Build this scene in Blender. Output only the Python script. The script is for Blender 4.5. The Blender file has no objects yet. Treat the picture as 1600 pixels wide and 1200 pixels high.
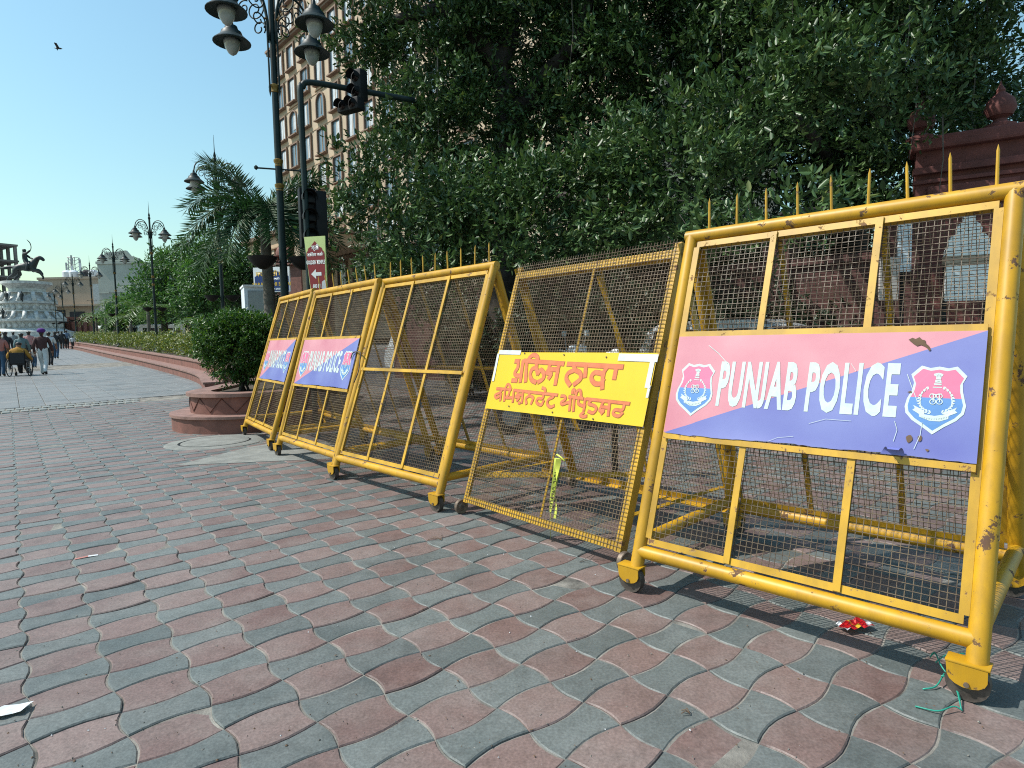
import bpy, bmesh, math, random
import numpy as np
from mathutils import Vector, Matrix
R = math.radians
random.seed(7); rng = np.random.default_rng(7)
scn = bpy.context.scene
COL = scn.collection

# ------------------------------------------------------------------ camera
CAMH = 1.3
FPX, PITCH, ROLL = 959.32, 0.0730, -0.0217
fwd = np.array([0, math.cos(PITCH), -math.sin(PITCH)]); _r = np.array([1., 0, 0]); _u = np.cross(_r, fwd)
rr = math.cos(ROLL)*_r + math.sin(ROLL)*_u
uu = -math.sin(ROLL)*_r + math.cos(ROLL)*_u
CC = np.array([0, 0, CAMH])
cam = bpy.data.cameras.new('camera'); camo = bpy.data.objects.new('camera', cam); COL.objects.link(camo)
cam.sensor_width = 36; cam.lens = 36*FPX/1600; cam.clip_start = 0.05; cam.clip_end = 3000
camo.matrix_world = Matrix(((rr[0], uu[0], -fwd[0], 0), (rr[1], uu[1], -fwd[1], 0), (rr[2], uu[2], -fwd[2], CAMH), (0, 0, 0, 1)))
scn.camera = camo

# ------------------------------------------------------------------ light
SUNV = Vector((0.774, 0.058, -1.0)).normalized()      # direction in which the light travels
SUN_EL = math.asin(-SUNV.z); SUN_AZ = math.atan2(-SUNV.x, -SUNV.y)   # clockwise from +Y
world = bpy.data.worlds.new('World'); scn.world = world; world.use_nodes = True
wn = world.node_tree.nodes; wl = world.node_tree.links
bg = wn['Background']; sky = wn.new('ShaderNodeTexSky'); sky.sky_type = 'NISHITA'; sky.sun_disc = False
sky.sun_elevation = SUN_EL; sky.sun_rotation = SUN_AZ; sky.air_density = 1.7; sky.dust_density = 1.0; sky.ozone_density = 3.2
tint = wn.new('ShaderNodeMixRGB'); tint.blend_type = 'MULTIPLY'; tint.inputs[0].default_value = 1.0; tint.inputs[2].default_value = (0.95, 1.16, 1.11, 1); wl.new(sky.outputs[0], tint.inputs[1]); wl.new(tint.outputs[0], bg.inputs[0]); bg.inputs[1].default_value = 0.125
sl = bpy.data.lights.new('sun', 'SUN'); sl.energy = 4.9; sl.angle = R(0.53); sl.color = (1.0, 0.955, 0.88)
so = bpy.data.objects.new('sun', sl); COL.objects.link(so); so.rotation_euler = SUNV.to_track_quat('-Z', 'Y').to_euler(); so.location = (-20, -2, 30)
scn.view_settings.view_transform = 'Standard'; scn.view_settings.look = 'None'
scn.view_settings.exposure = 0.24; scn.view_settings.gamma = 1.0; scn.view_settings.use_curve_mapping = False
scn.cycles.use_denoising = False; scn.cycles.filter_width = 1.1; scn.cycles.sample_clamp_indirect = 4.0; scn.cycles.max_bounces = 6; scn.cycles.transparent_max_bounces = 8

# ------------------------------------------------------------------ photo helpers
def ray(u, v): return fwd + (u-800)/FPX*rr + (600-v)/FPX*uu
def at(u, v, Y):
    d = ray(u, v); return CC + d*(Y/d[1])
def gz(Y):
    t = max(0.0, min(Y-9.0, 110.0)); return 0.03*t*t/(t+3.0)
def base_at(u, Y):                                     # ground point in pixel column u (taken near the horizon) at depth Y
    p = at(u, 545, Y); return Vector((p[0], Y, gz(Y)))

# ------------------------------------------------------------------ materials
MAT = {}
def nodes_of(name):
    m = bpy.data.materials.new(name); m.use_nodes = True; MAT[name] = m
    nt = m.node_tree; return m, nt, nt.nodes['Principled BSDF']
def N(nt, t, **kw):
    n = nt.nodes.new(t)
    for k, v in kw.items():
        if k.startswith('i_'): n.inputs[k[2:].replace('_', ' ')].default_value = v
        else: setattr(n, k, v)
    return n
def c4(c): return (c[0], c[1], c[2], 1.0)
def ramp(nt, stops, src=None, interp='LINEAR'):
    r = nt.nodes.new('ShaderNodeValToRGB'); r.color_ramp.interpolation = interp
    el = r.color_ramp.elements
    while len(el) < len(stops): el.new(0.5)
    for e, (p, c) in zip(el, stops): e.position = p; e.color = c4(c)
    if src is not None: nt.links.new(src, r.inputs[0])
    return r
def mat(name, col, rough=0.6, metal=0.0, var=0.12, scale=6.0, bump=0.0, bscale=40.0, spec=None, vec='Object', emit=None, trans=None):
    """plain surface with two-scale colour variation and fine relief"""
    m, nt, b = nodes_of(name); L = nt.links
    b.inputs['Roughness'].default_value = rough; b.inputs['Metallic'].default_value = metal
    if spec is not None: b.inputs['Specular IOR Level'].default_value = spec
    tc = N(nt, 'ShaderNodeTexCoord')
    n1 = N(nt, 'ShaderNodeTexNoise', i_Scale=scale, i_Detail=6.0, i_Roughness=0.65); L.new(tc.outputs[vec], n1.inputs['Vector'])
    lo = [max(0, c*(1-2.2*var)) for c in col]; hi = [min(1, c*(1+2.2*var)) for c in col]
    rp = ramp(nt, [(0.25, lo), (0.75, hi)], n1.outputs[0]); L.new(rp.outputs[0], b.inputs['Base Color'])
    if bump:
        n2 = N(nt, 'ShaderNodeTexNoise', i_Scale=bscale, i_Detail=4.0); L.new(tc.outputs[vec], n2.inputs['Vector'])
        bp = N(nt, 'ShaderNodeBump', i_Strength=bump, i_Distance=0.01); L.new(n2.outputs[0], bp.inputs['Height']); L.new(bp.outputs[0], b.inputs['Normal'])
    if trans: b.inputs['Transmission Weight'].default_value = trans
    return m

def paint_mat(name, col, rust=(0.10, 0.05, 0.03), amount=0.60, scale=9.0, rough=0.47, stretch=(1, 1, 1), dull=0.12):
    """gloss paint chipped down to rust and grime"""
    m, nt, b = nodes_of(name); L = nt.links
    tc = N(nt, 'ShaderNodeTexCoord'); mp = N(nt, 'ShaderNodeMapping'); mp.inputs['Scale'].default_value = stretch
    L.new(tc.outputs['Object'], mp.inputs['Vector'])
    n1 = N(nt, 'ShaderNodeTexNoise', i_Scale=scale, i_Detail=9.0, i_Roughness=0.72); L.new(mp.outputs[0], n1.inputs['Vector'])
    n2 = N(nt, 'ShaderNodeTexNoise', i_Scale=scale*0.35, i_Detail=3.0); L.new(mp.outputs[0], n2.inputs['Vector'])
    base = ramp(nt, [(0.3, [c*(1-dull*1.6) for c in col]), (0.7, [min(1, c*(1+dull)) for c in col])], n2.outputs[0])
    mask = ramp(nt, [(amount, (0, 0, 0)), (amount+0.012, (1, 1, 1))], n1.outputs[0])
    edge = ramp(nt, [(amount-0.05, (0, 0, 0)), (amount, (0.35, 0.35, 0.35))], n1.outputs[0])
    mx0 = N(nt, 'ShaderNodeMixRGB'); L.new(edge.outputs[0], mx0.inputs[0]); L.new(base.outputs[0], mx0.inputs[1]); mx0.inputs[2].default_value = c4([c*0.75+0.02 for c in col])
    mx = N(nt, 'ShaderNodeMixRGB'); L.new(mask.outputs[0], mx.inputs[0]); L.new(mx0.outputs[0], mx.inputs[1]); mx.inputs[2].default_value = c4(rust)
    mp2 = N(nt, 'ShaderNodeMapping'); mp2.inputs['Scale'].default_value = (2.2, 2.2, .5); L.new(tc.outputs['Object'], mp2.inputs['Vector'])
    n6 = N(nt, 'ShaderNodeTexNoise', i_Scale=5.0, i_Detail=8.0, i_Roughness=0.7); L.new(mp2.outputs[0], n6.inputs['Vector'])
    r6 = ramp(nt, [(0.45, (0, 0, 0)), (0.72, (0.55, 0.55, 0.55))], n6.outputs[0])
    mx6 = N(nt, 'ShaderNodeMixRGB'); L.new(r6.outputs[0], mx6.inputs[0]); L.new(mx.outputs[0], mx6.inputs[1]); mx6.inputs[2].default_value = c4([c*0.45+0.015 for c in col])
    L.new(mx6.outputs[0], b.inputs['Base Color'])
    rg = N(nt, 'ShaderNodeMapRange'); L.new(mask.outputs[0], rg.inputs[0]); rg.inputs[3].default_value = rough; rg.inputs[4].default_value = 0.85
    L.new(rg.outputs[0], b.inputs['Roughness'])
    iv = N(nt, 'ShaderNodeMath', operation='SUBTRACT'); iv.inputs[0].default_value = 1.0; L.new(mask.outputs[0], iv.inputs[1])
    bp = N(nt, 'ShaderNodeBump', i_Strength=0.35, i_Distance=0.002); L.new(iv.outputs[0], bp.inputs['Height']); L.new(bp.outputs[0], b.inputs['Normal'])
    return m

def leaf_mat(name, stops, rough=0.42, transl=0.22, spec=0.5):
    m, nt, b = nodes_of(name); L = nt.links
    g = N(nt, 'ShaderNodeNewGeometry'); rp = ramp(nt, stops, g.outputs['Random Per Island']); L.new(rp.outputs[0], b.inputs['Base Color'])
    b.inputs['Roughness'].default_value = rough; b.inputs['Specular IOR Level'].default_value = spec
    t = N(nt, 'ShaderNodeBsdfTranslucent'); mx = N(nt, 'ShaderNodeMixShader'); mx.inputs[0].default_value = transl
    hs = N(nt, 'ShaderNodeHueSaturation', i_Value=1.5, i_Saturation=1.15); L.new(rp.outputs[0], hs.inputs['Color']); L.new(hs.outputs[0], t.inputs[0])
    out = nt.nodes['Material Output']; L.new(b.outputs[0], mx.inputs[1]); L.new(t.outputs[0], mx.inputs[2]); L.new(mx.outputs[0], out.inputs[0])
    return m

def paver_mat(name, c0, c1, dust):
    m, nt, b = nodes_of(name); L = nt.links
    oi = N(nt, 'ShaderNodeObjectInfo'); g = N(nt, 'ShaderNodeNewGeometry')
    ad = N(nt, 'ShaderNodeMath', operation='ADD'); L.new(oi.outputs['Random'], ad.inputs[0]); L.new(g.outputs['Random Per Island'], ad.inputs[1])
    fr = N(nt, 'ShaderNodeMath', operation='FRACT'); L.new(ad.outputs[0], fr.inputs[0])
    rp = ramp(nt, [(0, c0), (1, c1)], fr.outputs[0])
    n1 = N(nt, 'ShaderNodeTexNoise', i_Scale=3.1, i_Detail=5.0, i_Roughness=0.6); L.new(g.outputs['Position'], n1.inputs['Vector'])
    n2 = N(nt, 'ShaderNodeTexNoise', i_Scale=95.0, i_Detail=3.0); L.new(g.outputs['Position'], n2.inputs['Vector'])
    n3 = N(nt, 'ShaderNodeTexNoise', i_Scale=14.0, i_Detail=8.0, i_Roughness=0.7); L.new(g.outputs['Position'], n3.inputs['Vector'])
    r1 = ramp(nt, [(0.38, (0, 0, 0)), (0.72, (0.55, 0.55, 0.55))], n1.outputs[0])
    mx = N(nt, 'ShaderNodeMixRGB'); L.new(r1.outputs[0], mx.inputs[0]); L.new(rp.outputs[0], mx.inputs[1]); mx.inputs[2].default_value = c4(dust)
    r2 = ramp(nt, [(0.3, (0.72, 0.72, 0.72)), (0.7, (1.25, 1.25, 1.25))], n2.outputs[0])
    mu = N(nt, 'ShaderNodeMixRGB', blend_type='MULTIPLY'); mu.inputs[0].default_value = 0.75; L.new(mx.outputs[0], mu.inputs[1]); L.new(r2.outputs[0], mu.inputs[2])
    r3 = ramp(nt, [(0.3, (0.7, 0.68, 0.66)), (0.55, (1.05, 1.05, 1.05))], n3.outputs[0])
    mu2 = N(nt, 'ShaderNodeMixRGB', blend_type='MULTIPLY'); mu2.inputs[0].default_value = 0.7; L.new(mu.outputs[0], mu2.inputs[1]); L.new(r3.outputs[0], mu2.inputs[2])
    n4 = N(nt, 'ShaderNodeTexNoise', i_Scale=2.3, i_Detail=7.0, i_Roughness=0.75); L.new(g.outputs['Position'], n4.inputs['Vector'])
    r4 = ramp(nt, [(0.66, (0, 0, 0)), (0.74, (0.30, 0.30, 0.30))], n4.outputs[0])
    mx4 = N(nt, 'ShaderNodeMixRGB'); L.new(r4.outputs[0], mx4.inputs[0]); L.new(mu2.outputs[0], mx4.inputs[1]); mx4.inputs[2].default_value = c4((0.25, 0.13, 0.05))
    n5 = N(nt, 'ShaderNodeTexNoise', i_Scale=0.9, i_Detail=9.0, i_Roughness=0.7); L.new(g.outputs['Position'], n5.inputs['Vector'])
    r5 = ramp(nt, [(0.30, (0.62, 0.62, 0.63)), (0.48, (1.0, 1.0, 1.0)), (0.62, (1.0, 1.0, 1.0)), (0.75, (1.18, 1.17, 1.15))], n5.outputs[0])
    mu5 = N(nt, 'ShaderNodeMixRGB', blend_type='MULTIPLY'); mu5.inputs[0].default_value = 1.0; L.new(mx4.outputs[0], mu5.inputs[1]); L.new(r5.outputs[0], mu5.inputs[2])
    vo = N(nt, 'ShaderNodeTexVoronoi', i_Scale=26.0); L.new(g.outputs['Position'], vo.inputs['Vector'])
    rv = ramp(nt, [(0.035, (0.5, 0.5, 0.5)), (0.05, (0, 0, 0))], vo.outputs['Distance']); mxv = N(nt, 'ShaderNodeMixRGB'); L.new(rv.outputs[0], mxv.inputs[0]); L.new(mu5.outputs[0], mxv.inputs[1]); mxv.inputs[2].default_value = c4((0.30, 0.29, 0.27))
    L.new(mxv.outputs[0], b.inputs['Base Color'])
    rg = N(nt, 'ShaderNodeMapRange'); L.new(n1.outputs[0], rg.inputs[0]); rg.inputs[3].default_value = 0.42; rg.inputs[4].default_value = 0.68; b.inputs['Sheen Weight'].default_value = 0.06; b.inputs['Sheen Roughness'].default_value = 0.4
    L.new(rg.outputs[0], b.inputs['Roughness']); b.inputs['Specular IOR Level'].default_value = 0.5
    bp = N(nt, 'ShaderNodeBump', i_Strength=0.35, i_Distance=0.004); L.new(n2.outputs[0], bp.inputs['Height']); L.new(bp.outputs[0], b.inputs['Normal'])
    return m

YEL = (0.51, 0.272, 0.009)
paint_mat('yellow_paint', YEL, amount=0.600, scale=9.0, dull=.18)
paint_mat('yellow_flat', (0.51, 0.285, 0.015), rust=(0.16, 0.08, 0.04), amount=0.61, scale=12.0, dull=.2)
paint_mat('yellow_wire', (0.130, 0.088, 0.048), rust=(0.085, 0.058, 0.040), amount=0.50, scale=5.0, rough=0.5)
paint_mat('brown_wire', (0.165, 0.108, 0.056), rust=(0.11, 0.072, 0.046), amount=0.50, scale=4.0, rough=0.5)
mat('wheel_iron', (0.09, 0.075, 0.065), 0.6, 0.4, var=0.25, scale=30)
mat('wheel_rim', (0.17, 0.13, 0.10), 0.5, 0.5, var=0.25, scale=30)
mat('rubber', (0.03, 0.03, 0.03), 0.8)
mat('yellow_board', (0.63, 0.42, 0.004), 0.42, var=0.04, scale=3)
mat('letter_red', (0.58, 0.14, 0.05), 0.6, var=0.12, scale=25)
mat('letter_edge', (0.38, 0.12, 0.04), 0.6, var=0.1)
mat('tape_white', (0.52, 0.54, 0.53), 0.45, var=0.06, scale=20)
mat('print_white', (0.46, 0.54, 0.525), 0.5, var=0.07, scale=30)
mat('print_grey', (0.38, 0.45, 0.45), 0.5, var=0.15, scale=40)
mat('print_pink', (0.56, 0.13, 0.24), 0.5, var=0.05)
mat('print_blue', (0.07, 0.20, 0.46), 0.5, var=0.05)
mat('print_flap', (0.13, 0.15, 0.42), 0.4, var=0.08)
mat('sheet_back', (0.4, 0.4, 0.42), 0.6)
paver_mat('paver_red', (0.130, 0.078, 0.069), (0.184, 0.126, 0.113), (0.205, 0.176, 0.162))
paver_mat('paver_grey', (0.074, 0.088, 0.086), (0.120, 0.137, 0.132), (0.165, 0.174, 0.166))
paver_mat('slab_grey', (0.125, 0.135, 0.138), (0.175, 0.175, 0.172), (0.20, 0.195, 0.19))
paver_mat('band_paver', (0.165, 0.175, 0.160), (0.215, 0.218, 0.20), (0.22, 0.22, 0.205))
mat('joint_sand', (0.17, 0.16, 0.14), 0.95, var=0.42, scale=5, bump=0.4, bscale=120, vec='Object')
mat('concrete', (0.185, 0.19, 0.175), 0.9, var=0.16, scale=5, bump=0.4, bscale=60)
mat('asphalt', (0.055, 0.057, 0.06), 0.85, var=0.2, scale=4, bump=0.3, bscale=150)
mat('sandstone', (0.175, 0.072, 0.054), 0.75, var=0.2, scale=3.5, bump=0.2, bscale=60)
mat('sandstone_cap', (0.22, 0.125, 0.102), 0.7, var=0.2, scale=5, bump=0.2, bscale=60)
mat('gate_red', (0.145, 0.046, 0.040), 0.8, var=0.22, scale=2.0, bump=0.25, bscale=50)
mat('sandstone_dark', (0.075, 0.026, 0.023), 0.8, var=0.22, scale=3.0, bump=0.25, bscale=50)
mat('groove', (0.10, 0.04, 0.03), 0.9)
mat('soil', (0.06, 0.045, 0.03), 0.95, var=0.3, scale=20, bump=0.6, bscale=60)
mat('lamp_green', (0.007, 0.019, 0.020), 0.5, 0.0, var=0.2, scale=8, spec=0.3)
mat('lamp_gold', (0.22, 0.135, 0.035), 0.4, 0.5, var=0.2, scale=15)
mat('lamp_globe', (0.34, 0.37, 0.37), 0.18, var=0.05)
mat('black_metal', (0.009, 0.009, 0.010), 0.6, var=0.2, spec=0.25)
mat('lens_dark', (0.03, 0.02, 0.02), 0.15)
mat('bark', (0.030, 0.024, 0.020), 0.9, var=0.3, scale=6, bump=0.8, bscale=25)
mat('palm_bark', (0.11, 0.10, 0.085), 0.85, var=0.2, scale=8, bump=0.5, bscale=30)
leaf_mat('leaf_ficus', [(0, (0.026, 0.055, 0.018)), (0.55, (0.056, 0.108, 0.034)), (0.93, (0.090, 0.155, 0.050)), (1, (0.14, 0.17, 0.05))], rough=0.42, transl=0.14, spec=0.42)
leaf_mat('leaf_bush', [(0, (0.020, 0.058, 0.012)), (0.6, (0.048, 0.120, 0.022)), (1, (0.11, 0.19, 0.035))], rough=0.4, transl=0.2)
leaf_mat('leaf_hedge', [(0, (0.05, 0.09, 0.02)), (0.6, (0.12, 0.16, 0.03)), (1, (0.22, 0.22, 0.05))], rough=0.5, transl=0.25)
leaf_mat('leaf_red', [(0, (0.22, 0.06, 0.03)), (1, (0.32, 0.12, 0.05))], rough=0.5)
leaf_mat('leaf_tree', [(0, (0.028, 0.075, 0.020)), (0.6, (0.060, 0.140, 0.034)), (1, (0.11, 0.21, 0.045))], rough=0.5, transl=0.25)
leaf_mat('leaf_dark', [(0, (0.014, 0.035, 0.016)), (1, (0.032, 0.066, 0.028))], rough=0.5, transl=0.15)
leaf_mat('leaf_palm', [(0, (0.018, 0.050, 0.018)), (1, (0.045, 0.100, 0.034))], rough=0.6, transl=0.12, spec=0.25)
leaf_mat('leaf_young_palm', [(0, (0.04, 0.10, 0.02)), (1, (0.10, 0.17, 0.03))], rough=0.45, transl=0.25)
mat('hotel_wall', (0.44, 0.345, 0.245), 0.85, var=0.06, scale=0.6, bump=0.1, bscale=8)
mat('hotel_trim', (0.20, 0.130, 0.09), 0.8, var=0.08, scale=1)
mat('hotel_trim_light', (0.44, 0.31, 0.20), 0.8, var=0.05, scale=1)
m_, nt_, b_ = nodes_of('window_glass'); b_.inputs['Base Color'].default_value = (0.10, 0.14, 0.17, 1); b_.inputs['Roughness'].default_value = 0.08; b_.inputs['Specular IOR Level'].default_value = 0.9
mat('curtain', (0.50, 0.53, 0.55), 0.5, var=0.15, scale=1.5)
mat('marble', (0.50, 0.51, 0.49), 0.7, var=0.22, scale=2.2, bump=1.0, bscale=5)
mat('bronze', (0.022, 0.028, 0.030), 0.5, 0.2, var=0.2)
mat('plaster_pale', (0.40, 0.42, 0.37), 0.9, var=0.08, scale=0.4)
mat('plaster_tan', (0.36, 0.28, 0.21), 0.9, var=0.08, scale=0.4)
mat('concrete_raw', (0.19, 0.18, 0.17), 0.9, var=0.15, scale=0.6)
mat('dark_void', (0.03, 0.03, 0.035), 0.8)
mat('steel_grey', (0.35, 0.37, 0.38), 0.5, 0.3)
mat('white_body', (0.50, 0.52, 0.53), 0.3, var=0.08, scale=2)
mat('cabin_white', (0.62, 0.66, 0.70), 0.4, var=0.05, scale=2)
mat('bus_white', (0.66, 0.66, 0.62), 0.35, var=0.05); mat('bus_stripe', (0.62, 0.26, 0.04), 0.4)
mat('car_glass', (0.02, 0.025, 0.03), 0.06, var=0.02)
mat('sign_red', (0.24, 0.018, 0.022), 0.45, var=0.05); mat('sign_lime', (0.55, 0.63, 0.26), 0.45, var=0.05)
mat('sign_white', (0.78, 0.79, 0.78), 0.5, var=0.03); mat('sign_blue', (0.008, 0.035, 0.16), 0.45, var=0.06); mat('sign_gold', (0.60, 0.38, 0.03), 0.5)
mat('tape_yellow', (0.62, 0.66, 0.10), 0.4, var=0.06, scale=20); mat('tape_black', (0.02, 0.02, 0.015), 0.5)
mat('string_green', (0.02, 0.26, 0.19), 0.5, var=0.15, scale=30)
mat('foil_red', (0.50, 0.012, 0.015), 0.22, 0.3, var=0.1, scale=40); mat('foil_gold', (0.7, 0.42, 0.03), 0.25, 0.2)
mat('paper', (0.55, 0.57, 0.59), 0.7, var=0.04, scale=20)
mat('twig', (0.12, 0.075, 0.045), 0.9, var=0.2); mat('root', (0.12, 0.105, 0.09), 0.9, var=0.2)
mat('skin', (0.20, 0.10, 0.062), 0.55); mat('hair', (0.012, 0.010, 0.010), 0.5); mat('shoe', (0.03, 0.025, 0.022), 0.5)
for nm, c in dict(cloth_maroon=(0.050, 0.020, 0.020), cloth_white=(0.52, 0.56, 0.58), cloth_purple=(0.070, 0.012, 0.16), cloth_ochre=(0.34, 0.17, 0.022), cloth_black=(0.018, 0.020, 0.024),
                  cloth_pink=(0.40, 0.20, 0.20), cloth_salmon=(0.36, 0.15, 0.13), cloth_blue=(0.13, 0.20, 0.30), cloth_jeans=(0.03, 0.075, 0.14), cloth_grey=(0.20, 0.22, 0.23),
                  cloth_pale=(0.48, 0.42, 0.38), cloth_teal=(0.10, 0.16, 0.17), cloth_yellow=(0.5, 0.30, 0.03), blue_tarp=(0.01, 0.05, 0.30)).items():
    mat(nm, c, 0.85, var=0.1, scale=5)

def sign_mat():
    m, nt, b = nodes_of('sign_print'); L = nt.links
    uv = N(nt, 'ShaderNodeUVMap'); sp = N(nt, 'ShaderNodeSeparateXYZ'); L.new(uv.outputs[0], sp.inputs[0])
    df = N(nt, 'ShaderNodeMath', operation='SUBTRACT'); L.new(sp.outputs[1], df.inputs[0]); L.new(sp.outputs[0], df.inputs[1])
    ms = N(nt, 'ShaderNodeMath', operation='GREATER_THAN'); L.new(df.outputs[0], ms.inputs[0]); ms.inputs[1].default_value = 0.0
    tc = N(nt, 'ShaderNodeTexCoord')
    n1 = N(nt, 'ShaderNodeTexNoise', i_Scale=2.2, i_Detail=5.0); L.new(tc.outputs['Object'], n1.inputs['Vector'])
    pk = ramp(nt, [(0.3, (0.46, 0.155, 0.205)), (0.7, (0.57, 0.26, 0.295))], n1.outputs[0])
    bl = ramp(nt, [(0.3, (0.092, 0.104, 0.34)), (0.7, (0.16, 0.19, 0.43))], n1.outputs[0])
    mx = N(nt, 'ShaderNodeMixRGB'); L.new(ms.outputs[0], mx.inputs[0]); L.new(bl.outputs[0], mx.inputs[1]); L.new(pk.outputs[0], mx.inputs[2])
    mp = N(nt, 'ShaderNodeMapping'); mp.inputs['Scale'].default_value = (3, 9, 9); L.new(tc.outputs['Object'], mp.inputs['Vector'])
    n2 = N(nt, 'ShaderNodeTexNoise', i_Scale=7.0, i_Detail=10.0, i_Roughness=0.8); L.new(mp.outputs[0], n2.inputs['Vector'])
    sc = ramp(nt, [(0.66, (0, 0, 0)), (0.69, (0.5, 0.5, 0.5))], n2.outputs[0])
    m2 = N(nt, 'ShaderNodeMixRGB'); L.new(sc.outputs[0], m2.inputs[0]); L.new(mx.outputs[0], m2.inputs[1]); m2.inputs[2].default_value = (0.62, 0.6, 0.68, 1)
    n3 = N(nt, 'ShaderNodeTexNoise', i_Scale=9.0, i_Detail=8.0, i_Roughness=0.75); L.new(tc.outputs['Object'], n3.inputs['Vector'])
    st = ramp(nt, [(0.735, (0, 0, 0)), (0.75, (0.9, 0.9, 0.9))], n3.outputs[0])
    m3 = N(nt, 'ShaderNodeMixRGB'); L.new(st.outputs[0], m3.inputs[0]); L.new(m2.outputs[0], m3.inputs[1]); m3.inputs[2].default_value = (0.10, 0.06, 0.03, 1)
    L.new(m3.outputs[0], b.inputs['Base Color']); b.inputs['Roughness'].default_value = 0.5
sign_mat()

def ground_mat():
    m, nt, b = nodes_of('far_plaza'); L = nt.links
    g = N(nt, 'ShaderNodeNewGeometry'); mp = N(nt, 'ShaderNodeMapping'); mp.inputs['Rotation'].default_value = (0, 0, -0.6842); L.new(g.outputs['Position'], mp.inputs['Vector'])
    br = N(nt, 'ShaderNodeTexBrick'); L.new(mp.outputs[0], br.inputs['Vector']); br.offset = 0.0
    br.inputs['Scale'].default_value = 1.0; br.inputs['Brick Width'].default_value = 0.45; br.inputs['Row Height'].default_value = 0.45; br.inputs['Mortar Size'].default_value = 0.012
    br.inputs['Color1'].default_value = (0.14, 0.148, 0.15, 1); br.inputs['Color2'].default_value = (0.18, 0.178, 0.175, 1); br.inputs['Mortar'].default_value = (0.07, 0.075, 0.075, 1)
    L.new(br.outputs[0], b.inputs['Base Color']); b.inputs['Roughness'].default_value = 0.6
ground_mat()

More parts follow.
